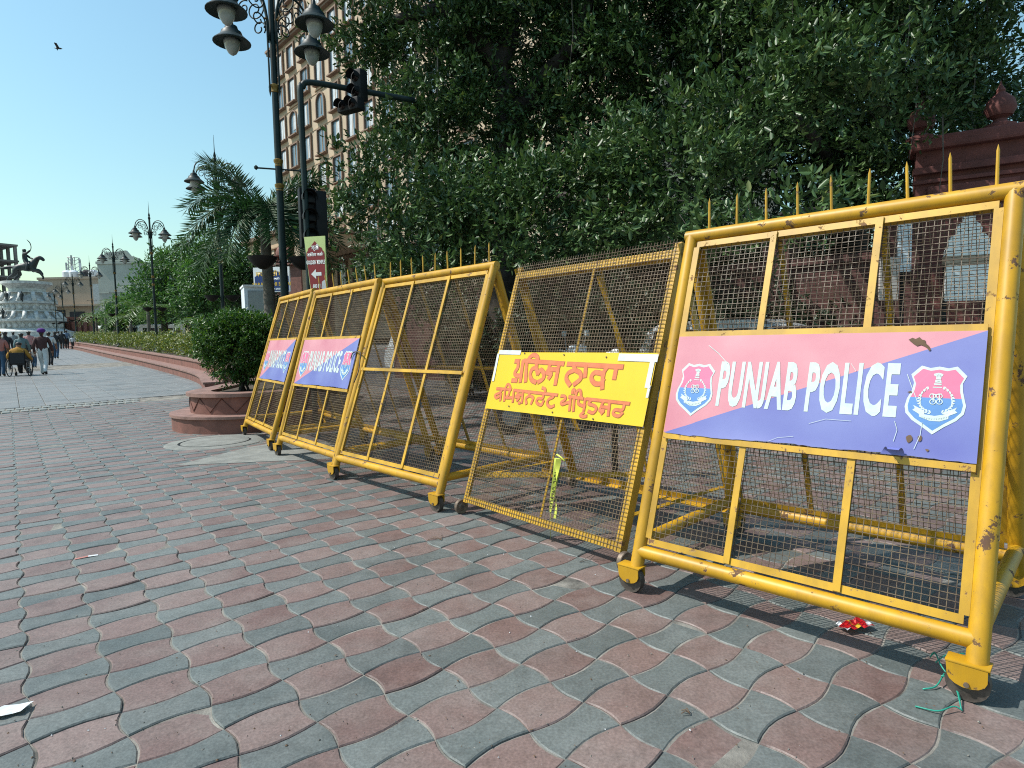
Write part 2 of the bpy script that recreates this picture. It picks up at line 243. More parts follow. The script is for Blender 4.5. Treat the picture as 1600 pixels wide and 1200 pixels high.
# ------------------------------------------------------------------ mesh builder
class MB:
    def __init__(s): s.v = []; s.f = []; s.mi = []; s.uv = None
    def add(s, vs, fs, mi=0):
        o = len(s.v); s.v.extend([tuple(v) for v in vs]); s.f.extend([tuple(i+o for i in f) for f in fs]); s.mi.extend([mi]*len(fs)); return s
    def box(s, c, size, M=None, mi=0, bevel=0.0):
        x, y, z = [d/2 for d in size]
        if bevel > 0:
            bm = bmesh.new(); bmesh.ops.create_cube(bm, size=1.0)
            for v in bm.verts: v.co = Vector((v.co.x*2*x, v.co.y*2*y, v.co.z*2*z))
            bmesh.ops.bevel(bm, geom=list(bm.edges), offset=bevel, segments=2, affect='EDGES', profile=0.6)
            bm.verts.ensure_lookup_table(); vs = [v.co.copy() for v in bm.verts]; fs = [[v.index for v in f.verts] for f in bm.faces]; bm.free()
        else:
            vs = [Vector((a*x, b*y, e*z)) for a in (-1, 1) for b in (-1, 1) for e in (-1, 1)]
            fs = [(0, 1, 3, 2), (4, 6, 7, 5), (0, 4, 5, 1), (2, 3, 7, 6), (0, 2, 6, 4), (1, 5, 7, 3)]
        if M is not None: vs = [M @ v for v in vs]
        c = Vector(c); return s.add([v+c for v in vs], fs, mi)
    def tube(s, pts, r, seg=10, cap=True, mi=0):
        """round bar along a polyline; r a number or one radius per point"""
        P = [Vector(p) for p in pts]; n = len(P); rs = r if isinstance(r, (list, tuple)) else [r]*n
        t0 = (P[1]-P[0]).normalized(); up = Vector((0, 0, 1)) if abs(t0.z) < 0.9 else Vector((1, 0, 0))
        a = t0.cross(up).normalized(); vs = []
        for i in range(n):
            t = (P[min(i+1, n-1)]-P[max(i-1, 0)]).normalized()
            a = (a-t*a.dot(t)).normalized(); b = t.cross(a)
            for k in range(seg):
                q = 2*math.pi*k/seg; vs.append(P[i]+(a*math.cos(q)+b*math.sin(q))*rs[i])
        fs = [(i*seg+k, i*seg+(k+1) % seg, (i+1)*seg+(k+1) % seg, (i+1)*seg+k) for i in range(n-1) for k in range(seg)]
        if cap: fs += [tuple(range(seg-1, -1, -1)), tuple(range((n-1)*seg, n*seg))]
        return s.add(vs, fs, mi)
    def bar(s, p0, p1, w, t, nrm, mi=0):
        """flat bar from p0 to p1, width w in the plane, thickness t along nrm"""
        p0 = Vector(p0); p1 = Vector(p1); d = (p1-p0).normalized(); nn = Vector(nrm).normalized(); sd = d.cross(nn).normalized()*w/2; nn = nn*t/2
        vs = [p+sd*a+nn*b for p in (p0, p1) for a, b in ((-1, -1), (1, -1), (1, 1), (-1, 1))]
        return s.add(vs, [(0, 3, 2, 1), (4, 5, 6, 7), (0, 1, 5, 4), (1, 2, 6, 5), (2, 3, 7, 6), (3, 0, 4, 7)], mi)
    def lathe(s, prof, seg=20, c=(0, 0, 0), mi=0, a0=0.0):
        n = len(prof); vs = [(c[0]+r*math.cos(a0+2*math.pi*k/seg), c[1]+r*math.sin(a0+2*math.pi*k/seg), c[2]+z) for r, z in prof for k in range(seg)]
        fs = [(i*seg+k, i*seg+(k+1) % seg, (i+1)*seg+(k+1) % seg, (i+1)*seg+k) for i in range(n-1) for k in range(seg)]
        if prof[0][0] > 1e-4: fs.append(tuple(range(seg-1, -1, -1)))
        if prof[-1][0] > 1e-4: fs.append(tuple(range((n-1)*seg, n*seg)))
        return s.add(vs, fs, mi)
    def prism(s, poly, z0, z1, mi=0):
        n = len(poly); vs = [(p[0], p[1], z0) for p in poly]+[(p[0], p[1], z1) for p in poly]
        return s.add(vs, [tuple(range(n-1, -1, -1)), tuple(range(n, 2*n))]+[(k, (k+1) % n, n+(k+1) % n, n+k) for k in range(n)], mi)
    def build(s, name, m, parent=None, smooth=None, loc=None):
        me = bpy.data.meshes.new(name); me.from_pydata([tuple(v) for v in s.v], [], s.f)
        for x in (m if isinstance(m, (list, tuple)) else [m]): me.materials.append(MAT[x])
        if isinstance(m, (list, tuple)): me.polygons.foreach_set('material_index', s.mi)
        if s.uv is not None:
            ul = me.uv_layers.new(name='UVMap'); li = np.zeros(len(me.loops), int); me.loops.foreach_get('vertex_index', li)
            ul.data.foreach_set('uv', np.array(s.uv, np.float32)[li].ravel())
        if smooth:
            me.polygons.foreach_set('use_smooth', [True]*len(me.polygons))
            if smooth is not True: me.set_sharp_from_angle(angle=R(smooth))
        me.update(); return link(name, me, parent, loc)
def link(name, me, parent=None, loc=None):
    o = bpy.data.objects.new(name, me); COL.objects.link(o); o.parent = parent
    if loc is not None: o.location = loc
    return o
def tag(o, label, cat, group=None):
    o['label'] = label; o['category'] = cat
    if group: o['group'] = group
    return o
def thing(name, label, cat, loc=(0, 0, 0), rotz=0.0, group=None):
    o = bpy.data.objects.new(name, None); COL.objects.link(o); o.location = loc; o.rotation_euler = (0, 0, rotz); o.empty_display_size = 0.2
    return tag(o, label, cat, group)
def copy_tree(o, parent=None):
    c = o.copy(); COL.objects.link(c); c.parent = parent
    for ch in list(o.children): copy_tree(ch, c)
    return c
def crom(pts, k=6, closed=False):
    """Catmull-Rom through 2-D/3-D points"""
    P = [np.array(p, float) for p in pts]; n = len(P); out = []
    rngi = range(n if closed else n-1)
    for i in rngi:
        p0 = P[(i-1) % n] if closed or i > 0 else 2*P[0]-P[1]; p1 = P[i]; p2 = P[(i+1) % n]; p3 = P[(i+2) % n] if closed or i+2 < n else 2*P[-1]-P[-2]
        for j in range(k):
            t = j/k; out.append(0.5*((2*p1)+(-p0+p2)*t+(2*p0-5*p1+4*p2-p3)*t*t+(-p0+3*p1-3*p2+p3)*t**3))
    if not closed: out.append(P[-1])
    return out
def ribbon2d(pts, w):
    """outline polygon pieces (quads) of a brush stroke with square ends"""
    P = [np.array(p[:2], float) for p in pts]; L = []; Rr = []
    for i in range(len(P)):
        t = P[min(i+1, len(P)-1)]-P[max(i-1, 0)]; t = t/(np.linalg.norm(t)+1e-9); n = np.array([-t[1], t[0]])*w/2
        L.append(P[i]+n); Rr.append(P[i]-n)
    return L, Rr

# ------------------------------------------------------------------ ground
YAW, TA, TB, TX, TY = 0.6842, 0.1975*CAMH, 0.1337*CAMH, -0.3815*CAMH, 1.683*CAMH
EI = np.array([math.cos(YAW), math.sin(YAW)]); EJ = np.array([math.sin(YAW), -math.cos(YAW)])
def lat(i, j): return np.array([TX, TY])+EI*i*TA+EJ*j*TB
def sheet(name, xs, ys, dz, m, fn=None):
    mb = MB(); mb.v = [(x, y, gz(y)+dz) if fn is None else (*fn(x, y), gz(fn(x, y)[1])+dz) for y in ys for x in xs]; nx = len(xs)
    mb.f = [(j*nx+i, j*nx+i+1, (j+1)*nx+i+1, (j+1)*nx+i) for j in range(len(ys)-1) for i in range(nx-1)]; mb.mi = [0]*len(mb.f)
    o = mb.build(name, m); o['kind'] = 'structure'; return o
ys_ = [-6, 0, 5, 9]+[9+k for k in range(1, 20)]+list(range(30, 120, 5))+[125, 160, 250, 500, 900, 1500]
sheet('ground', [-900, -300, -120, -60, -30, -15, 0, 15, 30, 60, 120, 300, 900], ys_, -0.03, 'far_plaza')
JBAND = -79                                            # the wavy paving ends at this lattice line
def latfn(x, y): p = lat(x, y); return (p[0], p[1])
pavement = sheet('pavement', list(range(-69, 27, 3)), [14, 8, 4, 0, -5]+list(range(-9, JBAND-1, -2)), -0.0052, 'joint_sand', latfn)
AD, AL = 0.021, 0.016
def paver_outline(kind, k=5):
    """local outline around the cell corner; kind 1 = red barrel, 0 = grey waisted"""
    s = 1 if kind else -1; g = 0.0028; pts = []
    def P(i, j): return EI*i*TA+EJ*j*TB
    for e in range(4):
        for q in range(k):
            t = q/k; b = math.sin(math.pi*t)
            if e == 0: p = P(t, 0)-EJ*AD*b*s
            elif e == 1: p = P(1, t)-EI*AL*b*s
            elif e == 2: p = P(1-t, 1)+EJ*AD*b*s
            else: p = P(0, 1-t)+EI*AL*b*s
            pts.append(p)
    return np.array(pts)
def inset(poly, d):
    n = len(poly); out = np.zeros_like(poly)
    for i in range(n):
        t = poly[(i+1) % n]-poly[i-1]; t = t/np.linalg.norm(t); out[i] = poly[i]+np.array([t[1], -t[0]])*d
    return out
def signed(p): return sum(p[i-1][0]*p[i][1]-p[i][0]*p[i-1][1] for i in range(len(p)))
def paver_loops(kind, k):
    o = paver_outline(kind, k)
    if signed(o) > 0: o = o[::-1]                      # clockwise: the inset normal points inwards
    a = inset(o, 0.0030); b = inset(o, 0.0074); n = len(o)
    vs = [(*p, -0.03) for p in a]+[(*p, -0.0045) for p in a]+[(*p, 0.0) for p in b]
    fs = [tuple(range(2*n, 3*n))[::-1]]+[(r*n+q, (r+1)*n+q, (r+1)*n+(q+1) % n, r*n+(q+1) % n) for r in (0, 1) for q in range(n)]
    return np.array(vs), fs
pav_mesh = {}
for kd in (0, 1):
    vs, fs = paver_loops(kd, 5); me = bpy.data.meshes.new('paver'); me.from_pydata([tuple(v) for v in vs], [], fs); me.materials.append(MAT['paver_red' if kd else 'paver_grey'])
    me.update(); bm = bmesh.new(); bm.from_mesh(me); bmesh.ops.recalc_face_normals(bm, faces=bm.faces); bm.to_mesh(me); bm.free(); pav_mesh[kd] = me
cells = []
for j in range(JBAND, 14):
    for i in range(-66, 25):
        c = lat(i+.5, j+.5); p = Vector((c[0], c[1], gz(c[1])))-Vector(CC); dep = p.dot(Vector(fwd))
        if dep < 0.9: continue
        u = 800+FPX*p.dot(Vector(rr))/dep; v = 600-FPX*p.dot(Vector(uu))/dep
        if -90 < u < 1700 and v < 1330: cells.append((dep, i, j, u, v))
vis = sorted([c for c in cells if -20 < c[3] < 1620 and c[4] < 1215])
near = set((c[1], c[2]) for c in vis[:300])
merged = {0: ([], []), 1: ([], [])}; lowp = {kd: paver_loops(kd, 3) for kd in (0, 1)}
for dep, i, j, u, v in cells:
    kd = (i+j) % 2; c = lat(i, j); dz = rng.normal(0, 0.0016); tilt = rng.normal(0, 0.007, 2)
    if (i, j) in near:
        o = link('paver', pav_mesh[kd], pavement, (c[0], c[1], dz)); o.rotation_euler = (tilt[0], tilt[1], 0)
    else:
        vs, fs = lowp[kd]; V, F = merged[kd]; o0 = len(V)
        for x, y, z in vs: V.append((c[0]+x, c[1]+y, z+dz+tilt[0]*y-tilt[1]*x+gz(c[1]+y)))
        F.extend([tuple(q+o0 for q in f) for f in fs])
for kd in (0, 1):
    mb = MB(); mb.add(merged[kd][0], merged[kd][1]); o = mb.build('far_red_pavers' if kd else 'far_grey_pavers', 'paver_red' if kd else 'paver_grey', pavement); o['kind'] = 'stuff'
    bm = bmesh.new(); bm.from_mesh(o.data); bmesh.ops.recalc_face_normals(bm, faces=bm.faces); bm.to_mesh(o.data); bm.free()
# pale soldier course closing the wavy paving, then the grey slabs of the wide plaza
def slab_mesh(name, w, l, m, g=0.006, ch=0.006):
    mb = MB(); a = [(g, g), (w-g, g), (w-g, l-g), (g, l-g)]; q = g+ch; b = [(q, q), (w-q, q), (w-q, l-q), (q, l-q)]
    f2 = lambda p: tuple(EI*p[0]-EJ*p[1])
    vs = [(*f2(p), -.03) for p in a]+[(*f2(p), -.006) for p in a]+[(*f2(p), 0) for p in b]
    mb.add(vs, [(8, 9, 10, 11)]+[(r*4+k, r*4+(k+1) % 4, r*4+4+(k+1) % 4, r*4+4+k) for r in (0, 1) for k in range(4)])
    me = bpy.data.meshes.new(name); me.from_pydata(mb.v, [], mb.f); me.materials.append(MAT[m]); me.update(); return me
band = sheet('paved_band', list(range(-68, 27, 3)), [JBAND, JBAND-3, JBAND-6], -0.010, 'joint_sand', latfn)
bme = slab_mesh('band_brick', 0.15, 0.44, 'band_paver', .013)
for k, q_ in [(a, b) for b in (0, 1) for a in range(-100, 8)]:
    p = lat(0, JBAND)+EI*(k*0.15+.07*q_)-EJ*(0.03+q_*.47); o = link('band_brick', bme, band, (p[0], p[1], gz(p[1]+.3)+rng.normal(0, .001)+.006))
plaza = sheet('plaza', list(range(-110, 40, 6)), list(range(JBAND-3, JBAND-120, -4)), -0.012, 'joint_sand', latfn)
sme = slab_mesh('slab', 0.45, 0.45, 'slab_grey'); p0 = lat(0, JBAND)-EJ*0.99; sl_c = []
for q in range(0, 34):
    for k in range(-62, 14):
        c = p0+EI*k*0.45-EJ*q*0.45; d = c-np.array([0, 0]); uvx = 800+FPX*c[0]/max(c[1], 1)
        if -60 < uvx < 900: sl_c.append((c[1]-c[0]*.2, k, q, c))
sl_c.sort(key=lambda a: a[0]); V = []; F = []
base_v = np.array([v.co[:] for v in sme.vertices]); base_f = [tuple(p.vertices) for p in sme.polygons]
for n_, (_, k, q, c) in enumerate(sl_c):
    dz = rng.normal(0, 0.0016)
    if n_ < 200: o = link('slab', sme, plaza, (c[0], c[1], gz(c[1]+.2)+dz)); o.rotation_euler = (0.03, 0, 0)
    else:
        o0 = len(V); V.extend([(c[0]+x, c[1]+y, z+dz+gz(c[1]+y)) for x, y, z in base_v]); F.extend([tuple(t+o0 for t in f) for f in base_f])
mb = MB(); mb.add(V, F); o = mb.build('far_slabs', 'slab_grey', plaza); o['kind'] = 'stuff'
road = sheet('road', [25, 30, 40, 60, 90], [10, 0, -10, -20, -30, -40, -60, -90, -140, -200], 0.004, 'asphalt', latfn)

# repaired patch and manhole
pp = [(-3.70, 6.62), (-1.9, 6.85), (-2.2, 8.15), (-3.15, 8.0), (-3.35, 7.75)]
mb = MB(); mb.prism(pp, -0.01, 0.005); o = mb.build('concrete_patch', 'concrete'); tag(o, 'rough grey cement patch in the paving beside the manhole', 'patch')
t = thing('manhole_cover', 'round cement manhole cover set in the paving before the planter', 'manhole cover', (-4.02, 8.22, 0.0))
mb = MB(); mb.lathe([(0.62, 0), (0.60, 0.010), (0.455, 0.012), (0.45, 0.002)], 36); mb.build('surround', 'concrete', t, 40)
mb = MB(); mb.lathe([(0.42, 0.0), (0.42, 0.012), (0.40, 0.018), (0.0, 0.021)], 36); mb.build('lid', 'concrete', t, 40)
mb = MB(); mb.lathe([(0.448, 0.0), (0.448, 0.0045), (0.424, 0.0045), (0.424, 0.0)], 36); mb.build('gap', 'black_metal', t)

exec_parts = []
# ------------------------------------------------------------------ police barriers
class Panel:
    """a leaning panel of an A-frame barrier in the barrier's own coordinates: x along, s up the slope, off along the outward normal"""
    def __init__(s, x, y, an, L, h, d):
        s.x, s.y, s.an, s.L, s.h, s.d = x, y, an, L, h, d; s.len = math.hypot(h, d)
        s.S = Vector((0, d, h))/s.len; s.N = Vector((0, -h, d))/s.len
    def pt(s, x, q, off=0.0, rear=False):
        p = Vector((x, 0, 0))+s.S*q+s.N*off
        return Vector((p.x, 2*s.d-p.y, p.z)) if rear else p
    def nrm(s, rear=False): return Vector((0, -s.N.y, s.N.z)) if rear else s.N
    def px(s, u, v, off=0.0):
        ca, sa = math.cos(s.an), math.sin(s.an)
        def loc(p): return Vector((p[0]*ca+p[1]*sa, -p[0]*sa+p[1]*ca, p[2]))
        o = loc(CC-np.array([s.x, s.y, 0])); d = loc(ray(u, v)); t = (off-o.dot(s.N))/d.dot(s.N); p = o+d*t
        return p.x, p.dot(s.S)
def wires(P, x0, x1, s0, s1, pitch, w, rear=False, off=0.0, jit=0.0012):
    mb = MB(); n = P.nrm(rear); sg = 1
    k = int((x1-x0)/pitch)
    for a in range(1, k+1):
        x = x0+(x1-x0)*a/(k+1); q = rng.normal(0, jit, 2); mb.bar(P.pt(x+q[0], s0, off-w*.5, rear), P.pt(x+q[1], s1, off-w*.5, rear), w, w, n)
    k = int((s1-s0)/pitch)
    for a in range(1, k+1):
        sv = s0+(s1-s0)*a/(k+1); q = rng.normal(0, jit, 2); mb.bar(P.pt(x0, sv+q[0], off+w*.5, rear), P.pt(x1, sv+q[1], off+w*.5, rear), w, w, n)
    return mb
def caster(root, x, y, lean, r=0.066, outward=-1):
    """steel castor: U-shaped housing with rounded cheeks, wheel and axle bolt"""
    mb = MB(); prof = [(-.062, .135), (.058, .135), (.058, .092)]+[(.058*math.cos(a), .092-.040*math.sin(a)) for a in np.linspace(0.1, math.pi-.1, 8)]+[(-.058, .092)]
    for yo in (-.034, .028):
        n = len(prof); vs = [(x+px, y+yo+o, z) for o in (0, .006) for px, z in prof]
        mb.add(vs, [tuple(range(n)), tuple(range(2*n-1, n-1, -1))]+[(k, n+k, n+(k+1) % n, (k+1) % n) for k in range(n)])
    mb.box((x, y, .136), (.13, .072, .008), bevel=.003)
    h = mb.build('castor_housing', 'yellow_paint', root, 30)
    mb = MB(); M = Matrix.Rotation(math.pi/2, 4, 'X'); w = MB().lathe([(0, -.022), (.03, -.022), (r-.012, -.017), (r, -.019), (r, .019), (r-.012, .017), (.03, .022), (0, .022)], 20)
    mb.add([M @ Vector(v)+Vector((x, y, r)) for v in w.v], w.f); mb.build('wheel', 'wheel_iron', root, 35)
    mb = MB(); mb.tube([(x, y-.042, r), (x, y+.042, r)], .009, 8); mb.build('axle_bolt', 'wheel_rim', h, 40)

def sheet_disp(seed, curl):
    r = np.random.default_rng(seed); ph = r.uniform(0, 6, 6)
    def f(a, b):                                       # a along 0..1, b up 0..1
        d = 0.0007*math.sin(9*a+ph[0])*math.sin(3*b+ph[1])+0.00025*math.sin(75*b+ph[2])
        e = max(0, .10-b)/.10
        d += e*e*0.0012*(1+math.sin(7*a+ph[3]))
        return d
    return f
class Sign:
    def __init__(s, P, x0, x1, s0, s1, off, disp): s.P, s.x0, s.x1, s.s0, s.s1, s.off, s.disp = P, x0, x1, s0, s1, off, disp
    def uv(s, x, q): return (x-s.x0)/(s.x1-s.x0), (q-s.s0)/(s.s1-s.s0)
    def pt(s, x, q, o=0.0):
        a, b = s.uv(x, q); return s.P.pt(x, q, s.off+s.disp(a, b)+o)
    def sheet(s, name, m, parent, nx=70, ny=22, edge=0.0):
        mb = MB(); r = np.random.default_rng(3); uv = []
        wob = np.cumsum(r.normal(0, 1, nx+1)); wob = (wob-np.linspace(wob[0], wob[-1], nx+1)); wob = wob/(np.abs(wob).max()+1e-6)*edge
        for side in (0.0, -0.0022):
            for j in range(ny+1):
                for i in range(nx+1):
                    a, b = i/nx, j/ny; x = s.x0+(s.x1-s.x0)*a; q = s.s0+(s.s1-s.s0)*b+(wob[i]*max(0, 1-b*5))
                    mb.v.append(tuple(s.P.pt(x, q, s.off+s.disp(a, b)+side))); uv.append((a, b))
        n = (nx+1)*(ny+1); W = nx+1
        for j in range(ny):
            for i in range(nx):
                k = j*W+i; mb.f.append((k, k+1, k+W+1, k+W)); mb.mi.append(0); mb.f.append((n+k, n+k+W, n+k+W+1, n+k+1)); mb.mi.append(1)
        rim = [i for i in range(nx+1)]+[j*W+nx for j in range(1, ny+1)]+[ny*W+i for i in range(nx-1, -1, -1)]+[j*W for j in range(ny-1, 0, -1)]
        for k in range(len(rim)):
            a, b = rim[k], rim[(k+1) % len(rim)]; mb.f.append((a, a+n, b+n, b)); mb.mi.append(1)
        mb.uv = uv; return mb.build(name, [m, 'sheet_back'], parent, 40)
    def stroke(s, mb, pts, w, o, ends=0.0):
        P = [np.array(p, float) for p in pts]
        if ends:
            t = P[0]-P[1]; P[0] = P[0]+t/np.linalg.norm(t)*ends; t = P[-1]-P[-2]; P[-1] = P[-1]+t/np.linalg.norm(t)*ends
        L, Rr = ribbon2d(P, w); n = len(L)
        vs = [s.pt(*p, o) for p in L]+[s.pt(*p, o) for p in Rr]
        mb.add(vs, [(n+k, n+k+1, k+1, k) for k in range(n-1)])
    def poly(s, mb, pts, o, mi=0):
        mb.add([s.pt(*p, o) for p in pts], [tuple(range(len(pts)))], mi)
        return mb
def text_xy(body, bold):
    c = bpy.data.curves.new('t', 'FONT'); c.body = body; c.size = 1.0; c.offset = bold; c.resolution_u = 3; c.space_character = 1.10
    o = bpy.data.objects.new('t', c); COL.objects.link(o); bpy.context.view_layer.update()
    me = bpy.data.meshes.new_from_object(o.evaluated_get(bpy.context.evaluated_depsgraph_get())); vs = [tuple(v.co) for v in me.vertices]; fs = [tuple(p.vertices) for p in me.polygons]
    bpy.data.objects.remove(o); bpy.data.curves.remove(c); bpy.data.meshes.remove(me); return vs, fs
# emblem traced once in the plane of the near sign, kept as metres around the shield's centre
A_FIT = (0.586, 3.023, -0.7813, 1.396, 1.844, 0.617)
PA = Panel(*A_FIT)
def em(zx, zy): p = PA.px(1410+zx/10, 560+zy/10, .035); return np.array(p)
EMC = em(575, 560)
def emp(l): return [em(*p)-EMC for p in l]
EM_OUT = crom(emp([(200, 205), (365, 70), (500, 108), (640, 85), (780, 112), (920, 85), (1070, 235), (1000, 350), (1002, 480), (1050, 700), (1015, 825), (900, 925), (700, 1025), (520, 1135), (380, 1030), (205, 910), (110, 800), (95, 700), (130, 580), (210, 450), (242, 330)]), 1, True)
EM_IN = [p*0.90 for p in EM_OUT]
ys_mid = em(585, 570)[1]-EMC[1]
def clip_half(poly, y, above):
    out = []
    for i in range(len(poly)):
        a, b = poly[i-1], poly[i]; ia = (a[1] > y) == above; ib = (b[1] > y) == above
        if ia != ib: t = (y-a[1])/(b[1]-a[1]); out.append(a+(b-a)*t)
        if ib: out.append(b)
    return out
EM_TOP = clip_half(EM_IN, ys_mid, True); EM_BOT = clip_half(EM_IN, ys_mid, False)
EM_BAN = emp([(230, 680), (330, 730), (405, 775), (400, 825), (560, 850), (700, 830), (705, 790), (800, 765), (912, 718), (880, 765), (915, 800), (780, 850), (775, 895), (640, 935), (480, 925), (320, 860), (320, 820), (215, 755), (255, 730)])
def emblem(sg, cx, cy, k, parent):
    def P(l): return [(cx+p[0]*k, cy+p[1]*k) for p in l]
    mb = MB(); sg.poly(mb, P(EM_OUT), .0015); e = mb.build('emblem', 'print_white', parent)
    mb = MB(); sg.poly(mb, P(EM_TOP), .0020); mb.build('emblem_field', 'print_pink', e)
    mb = MB(); sg.poly(mb, P(EM_BOT), .0020); mb.build('emblem_field', 'print_blue', e)
    mb = MB(); z = .0032
    sg.poly(mb, P(EM_BAN), z)
    for sd in (-1, 1):                                 # laurel wreath
        arc = [(585+sd*(235+10*math.sin(t*3))*math.sin(R(20+t*130)), 590+225*math.cos(R(20+t*130))) for t in np.linspace(0, 1, 11)]
        for q, (ax, ay) in enumerate(arc):
            for s2 in (-1, 1):
                a = R(20+q*13) ; dx, dy = sd*math.sin(a+.9+s2*.55), -math.cos(a+.9+s2*.55); dx, dy = sd*abs(dx) if s2 > 0 else dx, dy
                b0 = (ax, ay); tip = (ax+dx*62, ay+dy*62); nx, ny = -dy*15, dx*15; mid = (ax+dx*30, ay+dy*30)
                sg.poly(mb, P(emp([b0, (mid[0]+nx, mid[1]+ny), tip, (mid[0]-nx, mid[1]-ny)])), z+q*.00004+(.00002 if s2 > 0 else 0))
    for sx in (-52, 52):                               # knotted monogram
        for cy_, ry in ((545, 36), (632, 38)):
            l = [(585+sx+46*math.cos(a), cy_+ry*math.sin(a)) for a in np.linspace(0, 2*math.pi, 15)]
            sg.stroke(mb, P(emp(l)), .0030*k, z+.0008)
    for l in ([(500, 510), (560, 520), (610, 520), (675, 512)], [(545, 520), (540, 640)], [(635, 520), (640, 640)]): sg.stroke(mb, P(emp(l)), .0034*k, z+.0010)
    # lions' capital, as a plain little silhouette with its plinth
    for l in ([(550, 200), (590, 190), (625, 182), (665, 192), (700, 205), (690, 235), (668, 240), (662, 290), (585, 285), (590, 240), (562, 232)], [(575, 292), (665, 297), (672, 340), (570, 335)], [(548, 345), (675, 352), (668, 378), (560, 372)], [(535, 398), (675, 404), (675, 418), (535, 412)]):
        sg.poly(mb, P(emp(l)), z+.0002)
    mb.build('emblem_device', 'print_white', e)
    mb = MB()
    for q in range(11):                                # lettering on the scroll
        x = 350+q*38; y = 850+38*math.sin((q+1)/12*math.pi)
        sg.stroke(mb, P(emp([(x, y), (x+22, y+4)])), .0022*k, z+.0012); sg.stroke(mb, P(emp([(x+11, y), (x+9, y+24)])), .0016*k, z+.0013)
    for l in ([(625, 200), (626, 240)], [(600, 215), (605, 250)], [(650, 215), (648, 250)], [(600, 310), (640, 315)]): sg.stroke(mb, P(emp(l)), .0018*k, z+.0012)
    mb.build('emblem_detail', 'print_grey', e)['kind'] = 'stuff'

def police_sign(P, root, corners, off, curl, seed):
    pts = [P.px(*c, off) for c in corners]             # tl tr br bl
    x0 = max(.045, (pts[0][0]+pts[3][0])/2); x1 = min(P.L-.045, (pts[1][0]+pts[2][0])/2); s1 = (pts[0][1]+pts[1][1])/2; s0 = (pts[2][1]+pts[3][1])/2
    sg = Sign(P, x0, x1, s0, s1, off, sheet_disp(seed, curl)); sh = sg.sheet('sign_board', 'sign_print', root, edge=.008)
    W, Hh = x1-x0, s1-s0; tv, tf = text_xy('PUNJAB POLICE', .034); tx = np.array([v[0] for v in tv]); ty = np.array([v[1] for v in tv])
    ya, yb = np.percentile(ty, 1), ty.max(); bx, lw, by, fs = x0+W*.198, W*.592, s0+Hh*.300, Hh*.445; mb = MB()
    base_y = -.034; cap = ty.max()-base_y; comp = {int(np.argmin(ty))}; grow = True
    while grow:                                        # the J hangs below the line in this face: raise it onto the baseline
        n0 = len(comp); [comp.update(f) for f in tf if comp & set(f)]; grow = len(comp) > n0
    ymin, ytop = ty.min(), max(ty[list(comp)])
    for q in comp: ty[q] = base_y+(ty[q]-ymin)/(ytop-ymin)*(ytop-base_y)
    mb.add([sg.pt(bx+(a-tx.min())/(tx.max()-tx.min())*lw, by+(max(b_, base_y)-base_y)/cap*fs, .0016) for a, b_ in zip(tx, ty)], tf)
    mb.build('lettering', 'print_white', sh)
    if curl is not None:
        def sp(u, v): return P.px(u, v, off)
        for l in ([(1420, 531), (1426, 528), (1431, 530), (1437, 527), (1441, 531), (1446, 532), (1447, 537), (1452, 541), (1455, 547), (1452, 549), (1449, 544), (1444, 541), (1439, 539), (1433, 541), (1427, 537)], [(1416, 683), (1423, 680), (1426, 687), (1419, 692)], [(1434, 683), (1440, 681), (1440, 688), (1436, 690)], [(1418, 613), (1424, 611), (1424, 614)], [(1446, 702), (1452, 703), (1449, 706)]):
            mb = MB(); sg.poly(mb, [sp(*p) for p in (l if len(l) > 9 else crom(l, 4, True))][::-1], .0034); mb.build('stain', 'twig', sh)
        for l, w in (([(1418, 585), (1425, 605), (1434, 628)], .0022), ([(1441, 660), (1438, 680), (1428, 702)], .0020), ([(1108, 540), (1124, 553), (1137, 568)], .003), ([(1398, 658), (1402, 672), (1396, 690)], .002), ([(1264, 662), (1290, 655), (1330, 658)], .0016), ([(1330, 568), (1338, 580)], .0016), ([(1200, 690), (1215, 684), (1240, 682)], .0014)):
            mb = MB(); sg.stroke(mb, [sp(*p) for p in l], w, .0036); mb.build('scratch', 'print_white', sh)
        fx, fs_ = sp(1395, 706); mb = MB(); vs = []
        for q in range(7):
            a = q/6; ang = a*2.6; o_ = .026*(1-math.cos(ang))+.003; sv = .026*math.sin(ang)-.012
            for e in (-.5, -.2, .1, .5): vs.append(P.pt(fx+e*.085*(1-.55*a)+.012*a, fs_+sv, off+o_))
        mb.add(vs, [(r_*4+c_, r_*4+c_+1, r_*4+c_+5, r_*4+c_+4) for r_ in range(6) for c_ in range(3)]); mb.build('curled_flap', 'print_flap', sh, True)
    k = W/1.29; emblem(sg, x0+W*.104, s0+Hh*.47, k*1.0, sh); emblem(sg, x0+W*.888, s0+Hh*.475, k*1.0, sh)
    return sg

